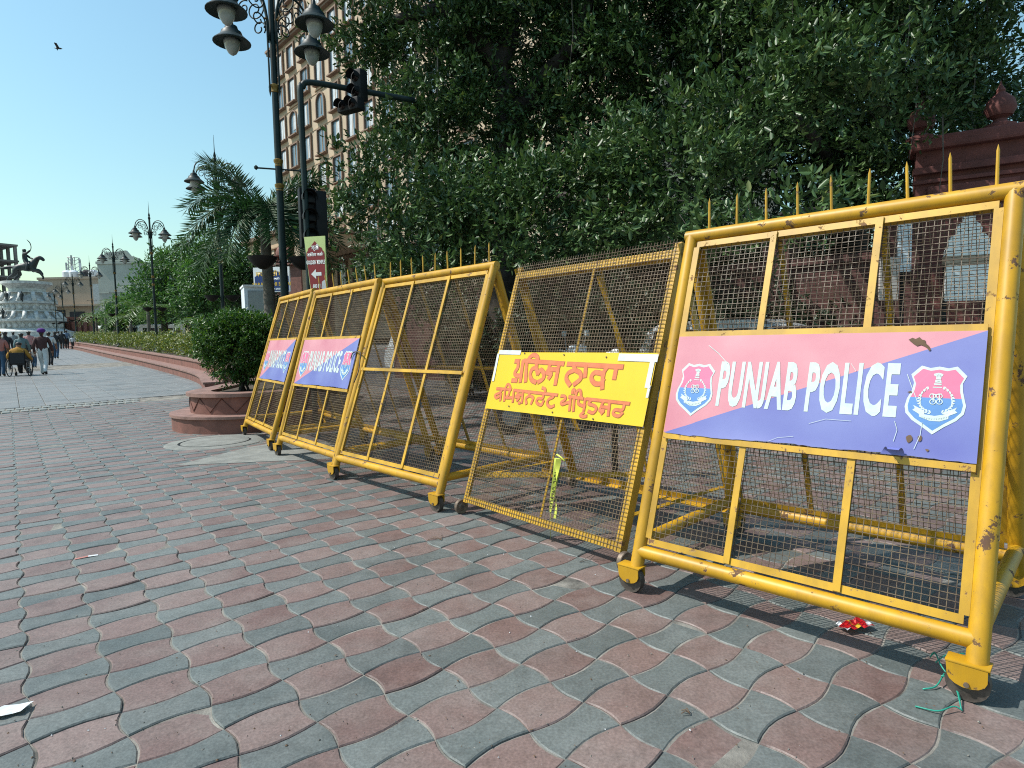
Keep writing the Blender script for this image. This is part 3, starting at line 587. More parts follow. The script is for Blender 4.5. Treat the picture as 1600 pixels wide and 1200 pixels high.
def tube_barrier(fit, label, sign=None, pitch=.03, ww=.0028, spikes=9, mid=None, rear_mesh=True, r=.0345, group='yellow police barriers', seed=1, tilt=0.0, spike_len=.165):
    P = Panel(*fit); root = thing('police_barrier', label, 'barrier', (P.x, P.y, 0), P.an, group); L = P.L; T = P.len
    zf = .125/P.h*T                                   # where the posts end above the castors
    for x in (0, L):
        for rear in (False, True):
            mb = MB(); mb.tube([P.pt(x, zf, 0, rear), P.pt(x, T-.005, 0, rear)], r, 14); mb.build('post', 'yellow_paint', root, 40)
    mb = MB(); mb.tube([P.pt(-r*.9, T, 0), P.pt(L+r*.9, T, 0)], r, 16); mb.build('top_rail', 'yellow_paint', root, 40)
    sb = .205/P.h*T
    for rear in (False, True):
        mb = MB(); mb.tube([P.pt(0, sb, 0, rear), P.pt(L, sb, 0, rear)], r*.97, 14); mb.build('bottom_rail', 'yellow_paint', root, 40)
    for x in (0, L):
        a = P.pt(x, sb+.05, 0); b = P.pt(x, sb+.05, 0, True); mb = MB(); mb.tube([a, b], r*.92, 12); mb.build('side_tie', 'yellow_paint', root, 40)
    fi = r+.012; fw = .032
    for rear in (False, True):
        n = P.nrm(rear); o = .012 if not rear else 0
        s_lo, s_hi = sb+fi+.012, T-fi-.012
        fr = root
        for a, b in (((fi, s_lo), (L-fi, s_lo)), ((fi, s_hi), (L-fi, s_hi))):
            mb = MB(); mb.bar(P.pt(*a, o, rear), P.pt(*b, o, rear), fw, .008, n); mb.build('inner_frame', 'yellow_flat', root)
        for x in (fi, L-fi):
            mb = MB(); mb.bar(P.pt(x, s_lo+fw*.5, o, rear), P.pt(x, s_hi-fw*.5, o, rear), fw, .008, n); mb.build('inner_frame', 'yellow_flat', root)
        for x in (L/3, 2*L/3):
            mb = MB(); mb.bar(P.pt(x, s_lo-.012, o+.009, rear), P.pt(x, s_hi+.012, o+.009, rear), .030, .008, n); mb.build('upright_bar', 'yellow_flat', root)
        lv = []
        if sign and not rear:
            cs = [P.px(*c, .03) for c in sign]; lv = [(cs[0][1]+cs[1][1])/2+.012, (cs[2][1]+cs[3][1])/2-.018]
        elif mid: lv = [mid*T]
        for sv in lv:
            mb = MB(); mb.bar(P.pt(fi, sv, o+.018, rear), P.pt(L-fi, sv, o+.018, rear), .028, .008, n); mb.build('cross_bar', 'yellow_flat', root)
        m = wires(P, fi, L-fi, s_lo, s_hi, pitch, ww, rear, 0.0).build('wire_mesh', 'yellow_wire' if pitch > .026 else 'brown_wire', root); m['kind'] = 'stuff'
    for x, xo in ((0, -.022), (L, -.022)):
        caster(root, x+xo, P.pt(0, zf).y-.012, 0); caster(root, x+xo, P.pt(0, zf, 0, True).y+.012, 0)
    top = P.pt(0, T)
    for k in range(spikes):
        x = .10+(L-.16)*k/(spikes-1); q = rng.normal(0, .012, 2)
        mb = MB(); b = Vector((x, top.y, top.z+r*.8)); tp = b+Vector((q[0]*.3+tilt*spike_len, q[1]*.3, spike_len)); mb.tube([b, b+(tp-b)*.86, tp], [.0068, .0062, .0008], 8); mb.build('spike', 'yellow_flat', root, 40)
    if sign: police_sign(P, root, sign, .036, .70 if seed == 1 else None, seed)
    return P, root
PAo, rootA = tube_barrier(A_FIT, 'nearest yellow police barrier with spikes and a large pink and blue PUNJAB POLICE sign',
    [(1065, 523), (1563, 520), (1545, 733), (1033, 670)], pitch=.0272, ww=.0026, seed=1)
PD3, rootD3 = tube_barrier((-1.728, 5.751, -.8097, 1.632, 1.897, .664), 'yellow mesh barrier without any sign, third from the right', None, pitch=.0245, ww=.0023, mid=.545, seed=3)
PD2, rootD2 = tube_barrier((-2.767, 7.089, -.8893, 1.600, 1.904, .572), 'yellow barrier with small PUNJAB POLICE sign, second from the planter',
    [(478.8, 529), (570, 530.6), (552.5, 609), (457.6, 598)], pitch=.0245, ww=.0023, seed=4, tilt=-.18, spikes=8)
PD1, rootD1 = tube_barrier((-3.888, 8.761, -.9746, 1.600, 1.957, .628), 'farthest yellow barrier with PUNJAB POLICE sign, next to the round planter',
    [(423.8, 530.6), (467, 532), (449, 598), (404, 589.8)], pitch=.0245, ww=.0023, seed=5, spikes=0)

# the flat-iron barrier with the yellow board
def iron_barrier():
    fit = (-.407, 4.494, -.8757, 1.511, 1.878, .626); P = Panel(*fit); L, T = P.L, P.len
    root = thing('police_barrier', 'yellow angle iron barrier with a Gurmukhi lettered yellow board', 'barrier', (P.x, P.y, 0), P.an, 'yellow police barriers')
    s0 = .10; st = T*.955
    for rear in (False, True):
        n = P.nrm(rear); wdt = .045
        for x in (wdt/2, L-wdt/2):
            mb = MB(); mb.bar(P.pt(x, s0, 0, rear), P.pt(x, T-.02, 0, rear), wdt, .006, n)
            xs = x-wdt/2 if x < L/2 else x+wdt/2; sd = Vector((1, 0, 0))
            mb.bar(P.pt(xs, s0, -.028, rear), P.pt(xs, T-.02, -.028, rear), .05, .006, sd); mb.build('side_member', 'yellow_flat', root)
        for sv in (s0+.03, st):
            mb = MB(); mb.bar(P.pt(wdt, sv, 0, rear), P.pt(L-wdt, sv, 0, rear), .05, .006, n); mb.bar(P.pt(wdt, sv-.025, -.025, rear), P.pt(L-wdt, sv-.025, -.025, rear), .045, .006, P.S if not rear else Vector((0, -P.S.y, P.S.z))); mb.build('rail', 'yellow_flat', root)
        mb = MB(); mb.bar(P.pt(L*.55, s0+.06, -.004, rear), P.pt(L*.55, st-.03, -.004, rear), .014, .010, n); mb.build('middle_rod', 'yellow_flat', root)
        m = wires(P, .004, L-.004, s0+.005, T if not rear else st, .0245, .0025, rear, .008).build('wire_mesh', 'brown_wire', root); m['kind'] = 'stuff'
    for x in (.03, L-.03):
        mb = MB(); mb.bar(P.pt(x, .30, -.03), P.pt(x, .30, -.03, True), .04, .006, (0, 0, 1)); mb.build('side_tie', 'yellow_flat', root)
    # knee brace and stay behind the mesh
    for a, b, w in ((P.pt(.10, T*.88, -.05), P.pt(.24, T*.30, -.05, True), .05), (P.pt(L*.56, T*.92, -.04), P.pt(L*.66, T*.25, -.04, True), .035), (P.pt(.05, .32, -.05), P.pt(L*.62, .30, -.03, True), .04)):
        mb = MB(); mb.bar(a, b, w, .006, (0, -1, .3)); mb.build('brace', 'yellow_flat', root)
    for x, o in ((-.03, 0), (L+.03, 0)):
        for rear in (False, True):
            y = P.pt(0, s0, 0, rear).y; mb = MB(); M = Matrix.Rotation(math.pi/2, 4, 'Y'); w = MB().lathe([(0, -.02), (.022, -.02), (.03, -.014), (.052, -.016), (.055, -.012), (.055, .012), (.052, .016), (.03, .014), (.022, .02), (0, .02)], 20)
            mb.add([M @ Vector(v)+Vector((x, y, .055)) for v in w.v], w.f); wh = mb.build('wheel', 'wheel_rim', root, 35)
            mb = MB(); mb.tube([(x-.028, y, .055), (x+.028, y, .055)], .009, 8); mb.build('axle_bolt', 'wheel_iron', wh)
    cs = [P.px(*c, .02) for c in ((779.9, 547.2), (1029, 555.4), (1008, 675), (758, 632))]
    sg = Sign(P, max(.0, (cs[0][0]+cs[3][0])/2), min(L, (cs[1][0]+cs[2][0])/2), (cs[2][1]+cs[3][1])/2, (cs[0][1]+cs[1][1])/2, .020, sheet_disp(9, None))
    sh = sg.sheet('sign_board', 'yellow_board', root)
    def zp(x, y): return P.px(750+x/5.517, 530+y/5.517, .022)
    big = [[(303, 190), (338, 190)], [(330, 192), (325, 245), (302, 283), (306, 308), (338, 316), (352, 300)], [(372, 182), (346, 368)], [(275, 355), (318, 357)], [(402, 190), (392, 366)],
        [(408, 192), (428, 158), (462, 135), (492, 152), (500, 188)], [(382, 186), (722, 212)], [(487, 205), (484, 242), (450, 258), (432, 305), (446, 352), (482, 372)], [(484, 242), (497, 300)], [(497, 300), (524, 264), (550, 298), (542, 342), (500, 370)],
        [(604, 210), (600, 256), (668, 262)], [(600, 256), (575, 288), (612, 300), (590, 340)], [(682, 208), (648, 392)],
        [(755, 214), (1230, 240)], [(808, 222), (815, 264), (762, 292), (744, 342), (776, 398)], [(815, 264), (862, 292), (866, 342), (808, 392)], [(914, 230), (905, 326)],
        [(1096, 240), (1064, 300), (1052, 428)], [(1064, 300), (992, 288), (960, 332), (986, 380), (1040, 384), (1064, 345)], [(1176, 244), (1156, 342)]]
    small = [[(145, 426), (268, 434)], [(195, 432), (168, 462), (130, 482), (142, 506), (170, 490), (182, 468), (174, 526)], [(216, 430), (208, 530)], [(216, 430), (236, 390), (256, 402), (262, 436)], [(256, 440), (246, 480), (226, 505), (288, 502)], [(292, 440), (282, 540)],
        [(295, 440), (665, 482)], [(332, 446), (326, 476), (366, 482)], [(326, 476), (306, 498), (340, 502), (318, 530)], [(372, 450), (360, 548)], [(334, 548), (344, 552)], [(420, 460), (426, 486), (396, 510), (400, 556)], [(426, 486), (458, 506), (440, 556)],
        [(548, 470), (540, 510), (500, 512), (488, 545), (526, 568), (548, 532)], [(538, 420), (560, 430), (562, 452)], [(632, 480), (630, 500), (590, 520), (580, 560), (608, 586), (636, 574)],
        [(700, 490), (728, 492), (736, 516), (700, 545), (712, 562), (756, 546), (776, 550)], [(782, 502), (770, 612)], [(768, 496), (886, 512)], [(796, 466), (800, 440), (814, 440), (816, 466)], [(812, 505), (804, 616)], [(820, 500), (840, 446), (866, 446), (872, 502)],
        [(852, 510), (846, 552), (876, 572), (906, 572)], [(906, 515), (894, 612)], [(892, 632), (864, 656), (888, 668), (916, 664)],
        [(920, 516), (1285, 556)], [(962, 524), (936, 556), (984, 574), (1002, 602), (974, 636), (934, 622)], [(1062, 540), (1050, 580), (1108, 590)], [(1050, 580), (1030, 612), (1066, 616), (1046, 640)], [(1118, 546), (1104, 656)],
        [(1246, 560), (1226, 612), (1164, 610), (1150, 645), (1194, 664), (1228, 636)]]
    for nm, grow, z0 in (('lettering_outline', .0075, .0016), ('lettering', 0.0, .0030)):
        mb = MB(); q = 0
        for grp, w in ((big, .028), (small, .0165)):
            for l in grp:
                l2 = [zp(*p) for p in (crom(l, 5) if len(l) > 2 else l)]; sg.stroke(mb, l2, w+grow, z0+q*.00001, grow/2+.004); q += 1
        mb.build(nm, 'letter_edge' if grow else 'letter_red', sh)
    for l, w in (([(165, 112), (352, 116)], .034), ([(160, 125), (112, 362)], .026), ([(1195, 155), (1535, 165)], .046), ([(1490, 180), (1440, 420)], .034), ([(1462, 400), (1440, 505)], .018)):
        mb = MB(); sg.stroke(mb, [zp(*p) for p in l], w, .0034+w*.01); mb.build('tape_strip', 'tape_white', sh)
    for x, y in ((385, 122), (725, 135), (1090, 155), (250, 578), (625, 630), (975, 688), (1410, 760), (1470, 425)):
        c = sg.pt(*zp(x, y), .003); mb = MB(); mb.tube([c, c+P.N*.003], .0055, 8); mb.build('rivet', 'wheel_iron', sh)
    return P, root
PB, rootB = iron_barrier()

# caution tape knotted to the flat-iron barrier
def world_of(P, p):
    ca, sa = math.cos(P.an), math.sin(P.an); return Vector((P.x+p.x*ca-p.y*sa, P.y+p.x*sa+p.y*ca, p.z))
x_, s_ = PB.px(876, 716); x2_, s2_ = PB.px(872, 852)
t = thing('caution_tape', 'strip of yellow and black warning tape hanging on the mesh under the Gurmukhi board', 'tape', world_of(PB, PB.pt(x_, s_, .02)), PB.an)
ln = (PB.pt(x_, s_, .02)-PB.pt(x2_, s2_, .02)).length
def tape(nm, x0, ln, w, ph, mt, y=-.006, bend=.012):
    mb = MB(); n = 26; vs = []
    for k in range(n+1):
        a = k/n; tw = .9*math.sin(5*a+ph); c = Vector((x0+bend*math.sin(6*a+ph), y-.012*math.sin(4*a+ph)-ln*a*.25*.6, -ln*a*.96)); d = Vector((math.cos(tw), math.sin(tw), 0))*w/2*(1-.35*a)
        vs += [c-d, c+d]
    for k in range(n): mb.f.append((2*k, 2*k+1, 2*k+3, 2*k+2)); mb.mi.append(0)
    mb.v = [tuple(v) for v in vs]; o = mb.build(nm, mt, t, True); return vs
PBf = PB.S
def hang(a): return 0
v1 = tape('strip', 0.0, ln, .040, .3, 'tape_yellow', y=-.012); tape('strip', .022, ln*.72, .034, 2.0, 'tape_yellow', y=-.02)
mb = MB()
for k in range(3, 23):
    a, b, c_, d = v1[2*k], v1[2*k+1], v1[2*k+2], v1[2*k+3]
    if k % 8 == 0: continue
    nn = (b-a).cross(c_-a).normalized()*.0016
    if nn.y > 0: nn = -nn
    f = lambda u, w: a*(1-u)*(1-w)+b*u*(1-w)+c_*(1-u)*w+d*u*w+nn
    for u0, u1, w0, w1 in ((.25, .75, .1, .32), (.25, .42, .32, .8)) if k % 2 else ((.25, .75, .35, .55), (.55, .75, .1, .9)):
        mb.add([f(u0, w0), f(u1, w0), f(u1, w1), f(u0, w1)], [(0, 1, 2, 3)])
mb.build('printing', 'tape_black', t)['kind'] = 'stuff'
mb = MB(); mb.tube([(-.02, .0, .01), (.0, -.012, .022), (.025, -.002, .006), (.06, -.004, -.012)], .006, 6); mb.build('knot', 'tape_yellow', t, True)
# wire hook on the post of the second barrier and a bolt on the third
# ------------------------------------------------------------------ foliage helpers
def leaf_mesh(name, P, D, U, size, m, wid=.42, parent=None, loc=None, simple=False, fold=.18):
    """P bases, D directions, U side vectors (n x 3) -> one mesh of folded leaves"""
    n = len(P); size = np.broadcast_to(size, (n,))[:, None]
    D = D/np.linalg.norm(D, axis=1, keepdims=True); U = U-D*np.sum(U*D, axis=1, keepdims=True); U = U/(np.linalg.norm(U, axis=1, keepdims=True)+1e-9); W = np.cross(D, U)
    if simple:
        V = np.stack([P, P+D*size*.5+U*size*wid*.5+W*size*fold*.5, P+D*size, P+D*size*.5-U*size*wid*.5+W*size*fold*.5], 1).reshape(-1, 3)
        k = 4; loops = np.array([0, 1, 2, 0, 2, 3]); tot = np.array([3, 3])
    else:
        V = np.stack([P, P+D*size*.30+U*size*wid*.46+W*size*fold*.5, P+D*size*.70+U*size*wid*.40+W*size*fold*.4, P+D*size-W*size*.08, P+D*size*.70-U*size*wid*.40+W*size*fold*.4, P+D*size*.30-U*size*wid*.46+W*size*fold*.5], 1).reshape(-1, 3)
        k = 6; loops = np.array([0, 1, 2, 3, 0, 3, 4, 5]); tot = np.array([4, 4])
    me = bpy.data.meshes.new(name); me.vertices.add(len(V)); me.vertices.foreach_set('co', V.astype(np.float32).ravel())
    li = (np.arange(n)[:, None]*k+loops[None]).ravel(); me.loops.add(len(li)); me.loops.foreach_set('vertex_index', li.astype(np.int32))
    tt = np.tile(tot, n); st = np.concatenate([[0], np.cumsum(tt)[:-1]]); me.polygons.add(len(tt)); me.polygons.foreach_set('loop_start', st.astype(np.int32)); me.polygons.foreach_set('loop_total', tt.astype(np.int32))
    me.update(calc_edges=True); me.materials.append(MAT[m]); return link(name, me, parent, loc)
def rosettes(T, TD, per, size, spread=.9, up=.25, jitter=.25):
    """leaves gathered round twig ends T pointing along TD"""
    n = len(T); T = np.repeat(T, per, 0); TD = np.repeat(TD, per, 0); q = rng.normal(0, 1, (n*per, 3))
    D = TD*(1-spread*.4)+q*spread*.6; D[:, 2] += up*rng.uniform(-1, 1, n*per)
    P = T+rng.normal(0, 1, (n*per, 3))*size*jitter-TD*size*rng.uniform(0, 1.6, (n*per, 1))
    U = np.cross(D, np.array([0, 0, 1.0]))+rng.normal(0, .45, (n*per, 3))
    return P, D, U, size*rng.uniform(.6, 1.15, n*per)
def blob_twigs(c, r, n, shell=.55, squash=1.0, lump=.22, clump=0, cr=.2):
    if clump:
        P, D = blob_twigs(c, r, max(3, n//clump), shell, squash, lump); k = rng.integers(0, len(P), n); q = rng.normal(0, 1, (n, 3))*cr*np.array([1, 1, .7])
        dd = D[k]+q/cr*.45; dd[:, 2] += .15; return P[k]+q, dd/np.linalg.norm(dd, axis=1, keepdims=True)
    d = rng.normal(0, 1, (n, 3)); d /= np.linalg.norm(d, axis=1, keepdims=True)
    ph = rng.uniform(0, 6, 3); rad = 1+lump*np.sin(3*d[:, 0]*2+ph[0])*np.sin(3*d[:, 1]*2+ph[1])+lump*.6*np.sin(7*d[:, 2]+ph[2]+5*d[:, 0])
    q = (shell+(1-shell)*rng.uniform(0, 1, n)**.6)*rad
    rv = np.array(r if hasattr(r, '__len__') else (r, r, r*squash)); P = np.array(c)+d*q[:, None]*rv
    dd = d/rv; dd /= np.linalg.norm(dd, axis=1, keepdims=True)
    dd = dd+rng.normal(0, .35, (n, 3)); dd[:, 2] += .1; dd /= np.linalg.norm(dd, axis=1, keepdims=True); return P, dd
def twig_mesh(name, P, D, l, r, m, parent, loc=None):
    mb = MB()
    for p, d in zip(P, D): p = Vector(p); d = Vector(d); mb.tube([p-d*l, p-d*l*.4+Vector(rng.normal(0, l*.06, 3)), p], [r, r*.7, r*.35], 4, cap=False)
    o = mb.build(name, m, parent, loc=loc); o['kind'] = 'stuff'; return o
def limb(pts, r0, r1, seg=9, wob=.05):
    P = crom(pts, 5); n = len(P); mb = MB(); P = [Vector(p)+Vector(rng.normal(0, wob, 3))*(0 if k in (0, n-1) else 1)*r0 for k, p in enumerate(P)]
    mb.tube(P, [r0+(r1-r0)*k/(n-1) for k in range(n)], seg); return mb

# ------------------------------------------------------------------ round planter with its bush
def stadium(c, ax, r, ln, k=18):
    ax = np.array(ax)/np.linalg.norm(ax); pr = np.array([-ax[1], ax[0]]); out = []
    a0 = math.atan2(-ax[1], -ax[0])
    for q in range(k+1):
        a = a0-math.pi/2+math.pi*q/k; out.append((c[0]+r*math.cos(a), c[1]+r*math.sin(a)))
    c2 = np.array(c)+ax*ln
    for q in range(k+1):
        a = a0+math.pi/2+math.pi*q/k; out.append((c2[0]+r*math.cos(a), c2[1]+r*math.sin(a)))
    return out
PC, PAX, PL = np.array([-4.28, 10.15]), (-.12, 1.0), 3.2
pl = thing('round_planter', 'two-tier red sandstone planter with rounded end and zigzag carving', 'planter', (PC[0], PC[1], 0.0))
def ring(poly_o, poly_i, z0, z1):
    mb = MB(); n = len(poly_o)
    vs = [(p[0]-PC[0], p[1]-PC[1], z) for z, pl_ in ((z0, poly_o), (z1, poly_o), (z1, poly_i), (z0, poly_i)) for p in pl_]
    mb.add(vs, [(r*n+k, r*n+(k+1) % n, ((r+1) % 4)*n+(k+1) % n, ((r+1) % 4)*n+k) for r in range(4) for k in range(n)]); return mb
ring(stadium(PC, PAX, 1.22, PL), stadium(PC, PAX, .7, PL), -.02, .215).build('lower_tier', 'sandstone', pl, 35)
ring(stadium(PC, PAX, 1.25, PL), stadium(PC, PAX, .7, PL), .215, .255).build('lower_ledge', 'sandstone_cap', pl, 35)
ring(stadium(PC, PAX, .95, PL), stadium(PC, PAX, .70, PL), .255, .52).build('upper_tier', 'sandstone', pl, 35)
ring(stadium(PC, PAX, 1.0, PL), stadium(PC, PAX, .64, PL), .52, .575).build('coping', 'sandstone_cap', pl, 35)
mb = MB(); mb.prism([(p[0]-PC[0], p[1]-PC[1]) for p in stadium(PC, PAX, .66, PL)], .3, .53); mb.build('soil', 'soil', pl)
for k in range(-5, 4):                                 # carved zigzag lines
    aa = math.atan2(PAX[1], PAX[0])+math.pi
    for (a, za), (b, zb) in (((k*.44, .29), (k*.44+.22, .50)), ((k*.44+.22, .50), (k*.44+.44, .29))):
        mb = MB(); pts = [(.953*math.cos(aa+a+(b-a)*q/4), .953*math.sin(aa+a+(b-a)*q/4), za+(zb-za)*q/4) for q in range(5)]; mb.tube(pts, .006, 4); mb.build('carved_line', 'groove', pl)
def bush(name, label, c, r, n, m, size, sq=1.0, cat='bush', stems=7, more=None, group=None):
    t = thing(name, label, cat, c, 0, group); P, D = blob_twigs((0, 0, r[2]*1.02+.05), r, n, .5, lump=.12); sel = P[:, 2] > .06; P, D = P[sel], D[sel]
    for mc, mr in (more or []):
        P2, D2 = blob_twigs(mc, mr, 420, .5, lump=.2); P = np.concatenate([P, P2]); D = np.concatenate([D, D2])
    o = leaf_mesh('foliage', *rosettes(P, D, 9, size), m, parent=t); o['kind'] = 'stuff'
    for k in range(stems):
        a = rng.uniform(0, 6.28); q = rng.uniform(.1, .5); mb = limb([(rng.normal(0, .08), rng.normal(0, .08), -.05), (q*.4*math.cos(a)*r[0], q*.4*math.sin(a)*r[0], r[2]*.4), (q*math.cos(a)*r[0]*1.3, q*math.sin(a)*r[0]*1.3, r[2]*1.1)], .022, .008, 6); mb.build('stem', 'bark', t, True)
    return t
bush('leafy_bush', 'rounded glossy green bush growing in the two-tier planter', (PC[0]-.26, PC[1]+.12, .56), (.62, .62, .62), 1300, 'leaf_bush', .060, more=[((-.22, -.05, .95), (.52, .55, .36)), ((.30, .05, .98), (.52, .5, .34)), ((.02, .1, 1.05), (.6, .55, .30)), ((-.42, .0, .82), (.34, .4, .34))])
b2 = bush('leafy_bush', 'small russet leaved shrub behind the glossy green bush', (PC[0]+.25, PC[1]+1.25, .52), (.5, .5, .62), 160, 'leaf_red', .07)
b3 = bush('leafy_bush', 'green shrub at the back of the planter beside the palm', (PC[0]+.70, PC[1]+1.0, .52), (.42, .5, .62), 240, 'leaf_bush', .075)

# ------------------------------------------------------------------ street lamps
def make_lamp():
    t = thing('street_lamp', 'x', 'street lamp', (0, 0, 0), 0, 'ornate street lamps')
    mb = MB(); mb.lathe([(.20, 0), (.20, .12), (.15, .16), (.13, .55), (.16, .60), (.10, .66), (.075, .9), (.058, 2.6), (.05, 5.2), (.04, 7.3)], 16); mb.build('pole', 'lamp_green', t, 40)
    for z in (5.55, 3.95, 4.35): 
        mb = MB(); mb.lathe([(.045, -.07), (.058, -.05), (.052, -.02), (.070, .015), (.072, .05), (.045, .07)], 14, (0, 0, z)); mb.build('collar', 'lamp_gold', t, 40)
    mb = MB(); mb.lathe([(.04, 7.25), (.06, 7.32), (.03, 7.4), (.045, 7.46), (.014, 7.6), (.003, 8.15)], 12); mb.build('finial', 'lamp_green', t, 40)
    mb = MB(); mb.tube([(-.33, 0, 4.25), (.33, 0, 4.25)], .014, 8)
    for s in (-1, 1): mb.lathe([(0, -.04), (.03, -.01), (.03, .02), (0, .05)], 8, (s*.33, 0, 4.25))
    mb.build('cross_rod', 'lamp_green', t, 40)
    for s in (-1, 1):
        mb = MB(); mb.tube([(s*.05, 0, 2.72), (s*.26, 0, 2.72)], .012, 6); mb.build('bracket', 'lamp_green', t)
        mb = MB(); mb.lathe([(.05, 2.60), (.14, 2.66), (.21, 2.76), (.225, 2.80), (.20, 2.80), (.0, 2.77)], 16, (s*.30, 0, 0)); mb.build('hanging_bowl', 'black_metal', t, 40)
    for k in range(4):
        a = R((39, 141, 219, 321)[k]); u = Vector((math.cos(a), math.sin(a), 0)); z = Vector((0, 0, 1))
        mb = MB(); mb.tube([u*.09+z*5.6, u*.09+z*6.7], .014, 7); mb.lathe([(.002, -.16), (.02, -.06), (.012, 0)], 6, u*.09+z*5.6); mb.build('guide_rod', 'lamp_green', t, 40)
        pts = crom([u*.06+z*6.3, u*.10+z*6.75, u*.24+z*7.08, u*.48+z*7.17, u*.70+z*7.02, u*.78+z*6.78], 5)
        mb = MB(); mb.tube(pts, .019, 7); arm = mb.build('arm', 'lamp_green', t, True)
        def scroll(c, r, turns, a0): return [u*(c[0]+r*(1-.7*q)*math.cos(a0+turns*6.28*q))+z*(c[1]+r*(1-.7*q)*math.sin(a0+turns*6.28*q)) for q in np.linspace(0, 1, 22)]
        for c, r, tn, a0 in (((.30, 6.86), .17, 1.3, 2.6), ((.52, 6.93), .13, -1.2, 2.2), ((.24, 6.55), .13, -1.2, -2.4)):
            mb = MB(); mb.tube(scroll(c, r, tn, a0), .011, 6); mb.build('scroll', 'lamp_green', arm, True)
        for bp_ in (u*.36+z*7.15, u*.11+z*6.62): mb = MB(); mb.lathe([(0, -.02), (.03, 0), (0, .03)], 8, bp_); mb.build('gilt_bead', 'lamp_gold', arm, 40)
        mb = MB(); mb.lathe([(.012, .40), (.03, .36), (.035, .30), (.09, .27), (.11, .20), (.15, .18), (.175, .11), (.20, .09), (.285, .012), (.285, 0), (.20, .02), (.12, .05), (0, .06)], 22, u*.78+z*6.42); sh = mb.build('lamp_shade', 'lamp_green', t, 35)
        mb = MB(); mb.lathe([(.125, .05), (.125, .0), (.105, -.09), (.06, -.17), (.02, -.20), (0, -.205)], 18, u*.78+z*6.42); mb.build('globe', 'lamp_globe', sh, True)
    return t
lamp0 = make_lamp()
lamp_spots = [(449, 9.9, 'tall ornate street lamp rising from the round planter, cut off at the top'), (352, 20, 'street lamp half hidden behind the palm fronds'), (246, 30, 'ornate street lamp before the leafy trees, second beyond the palm'),
    (187, 40, 'street lamp standing before the blank pale building'), (149, 51, 'street lamp left of the blank pale building, before its dark panel'), (121, 61, 'street lamp next to the telecom mast, before the tan building'), (103, 72, 'small far street lamp just left of the telecom mast'), (91, 82, 'farthest street lamp, right beside the white pedestal')]
lamp_xy = []
for k, (u, Y, lab) in enumerate(lamp_spots):
    o = lamp0 if k == 0 else copy_tree(lamp0); b = base_at(u, Y); o.location = b if k else (b.x, b.y, .5); o['label'] = lab; o.rotation_euler = (0, 0, math.atan((800-u)/FPX)); lamp_xy.append((b.x, b.y))
lamp0.location.z = 0.03
for o in [q for q in COL.objects if q.name.startswith('street_lamp')]: o.scale = (1, 1, .945)

# ------------------------------------------------------------------ traffic light and signs
def text_mesh(body, parent, M, m, name, xs=1.0, size=.1, bold=0.0):
    c = bpy.data.curves.new(name, 'FONT'); c.body = body; c.size = size; c.offset = bold; c.align_x = 'CENTER'; c.resolution_u = 2
    o = bpy.data.objects.new(name, c); COL.objects.link(o); bpy.context.view_layer.update()
    me = bpy.data.meshes.new_from_object(o.evaluated_get(bpy.context.evaluated_depsgraph_get())); bpy.data.objects.remove(o); bpy.data.curves.remove(c)
    me.transform(M @ Matrix.Diagonal((xs, 1, 1, 1))); me.materials.clear(); me.materials.append(MAT[m]); me.name = name; return link(name, me, parent)
TLY = 9.0; tb = at(488, 545, TLY); t = thing('traffic_light', 'black traffic light mast with overhanging arm before the tan hotel', 'traffic light', (tb[0], TLY, 0))
ztop = at(483, 126, TLY)[2]; mb = MB()
mb.tube(crom([(0, 0, 0), (0, 0, 2.5), (-.005, 0, ztop-.3), (.02, .02, ztop-.08), (.12, .06, ztop), (.6, .30, ztop), (1.50, .75, ztop-.02)], 6), .042, 12); mb.build('mast', 'lamp_green', t, True)
def signal(c, n, rz, horiz=False, s=1.0):
    M = Matrix.Translation(c) @ Matrix.Rotation(rz, 4, 'Z'); mb = MB(); w, hh = (.26*s, .30*n*s); 
    if horiz: w, hh = hh, w
    v0 = MB().box((0, 0, 0), (w, .16, hh), bevel=.02); mb.add([M @ Vector(v) for v in v0.v], v0.f); box = mb.build('signal_head', 'black_metal', t, 35)
    for k in range(n):
        q = (k-(n-1)/2)*.29*s; p = Vector((q, -.085, 0)) if horiz else Vector((0, -.085, q))
        mb = MB(); ps = [(.10*s*math.cos(a), .10*s*math.sin(a)) for a in np.linspace(0, 2*math.pi, 17)[:-1]]
        l = MB().lathe([(0, 0), (.07*s, -.004), (.095*s, 0)], 16); mb.add([M @ (Matrix.Rotation(math.pi/2, 4, 'X') @ Vector(v)+p) for v in l.v], l.f); mb.build('lens', 'lens_dark', box, True)
        mb = MB(); vs = []; n_ = 12
        for d in (0, -.15*s):
            for j in range(n_+1): a = R(-20)+R(220)*j/n_; vs.append(M @ (p+Vector((.11*s*math.cos(a), d, .11*s*math.sin(a)))))
        mb.add(vs, [(j, j+1, n_+2+j, n_+1+j) for j in range(n_)]); mb.build('visor', 'black_metal', box, True)
sc1 = at(563, 137, TLY+.32); signal(Vector((sc1[0]-tb[0], .26, sc1[2])), 2, -.5, False, .72); sc2 = at(550, 168, TLY+.3); signal(Vector((sc2[0]-tb[0], .24, sc2[2])), 2, -.5, True, .66)
sc3 = at(478, 338, TLY); signal(Vector((sc3[0]-tb[0]-.02, .16, sc3[2])), 3, .5, False, .95); signal(Vector((sc3[0]-tb[0]+.14, .20, sc3[2]-.02)), 3, -1.0, False, .9)
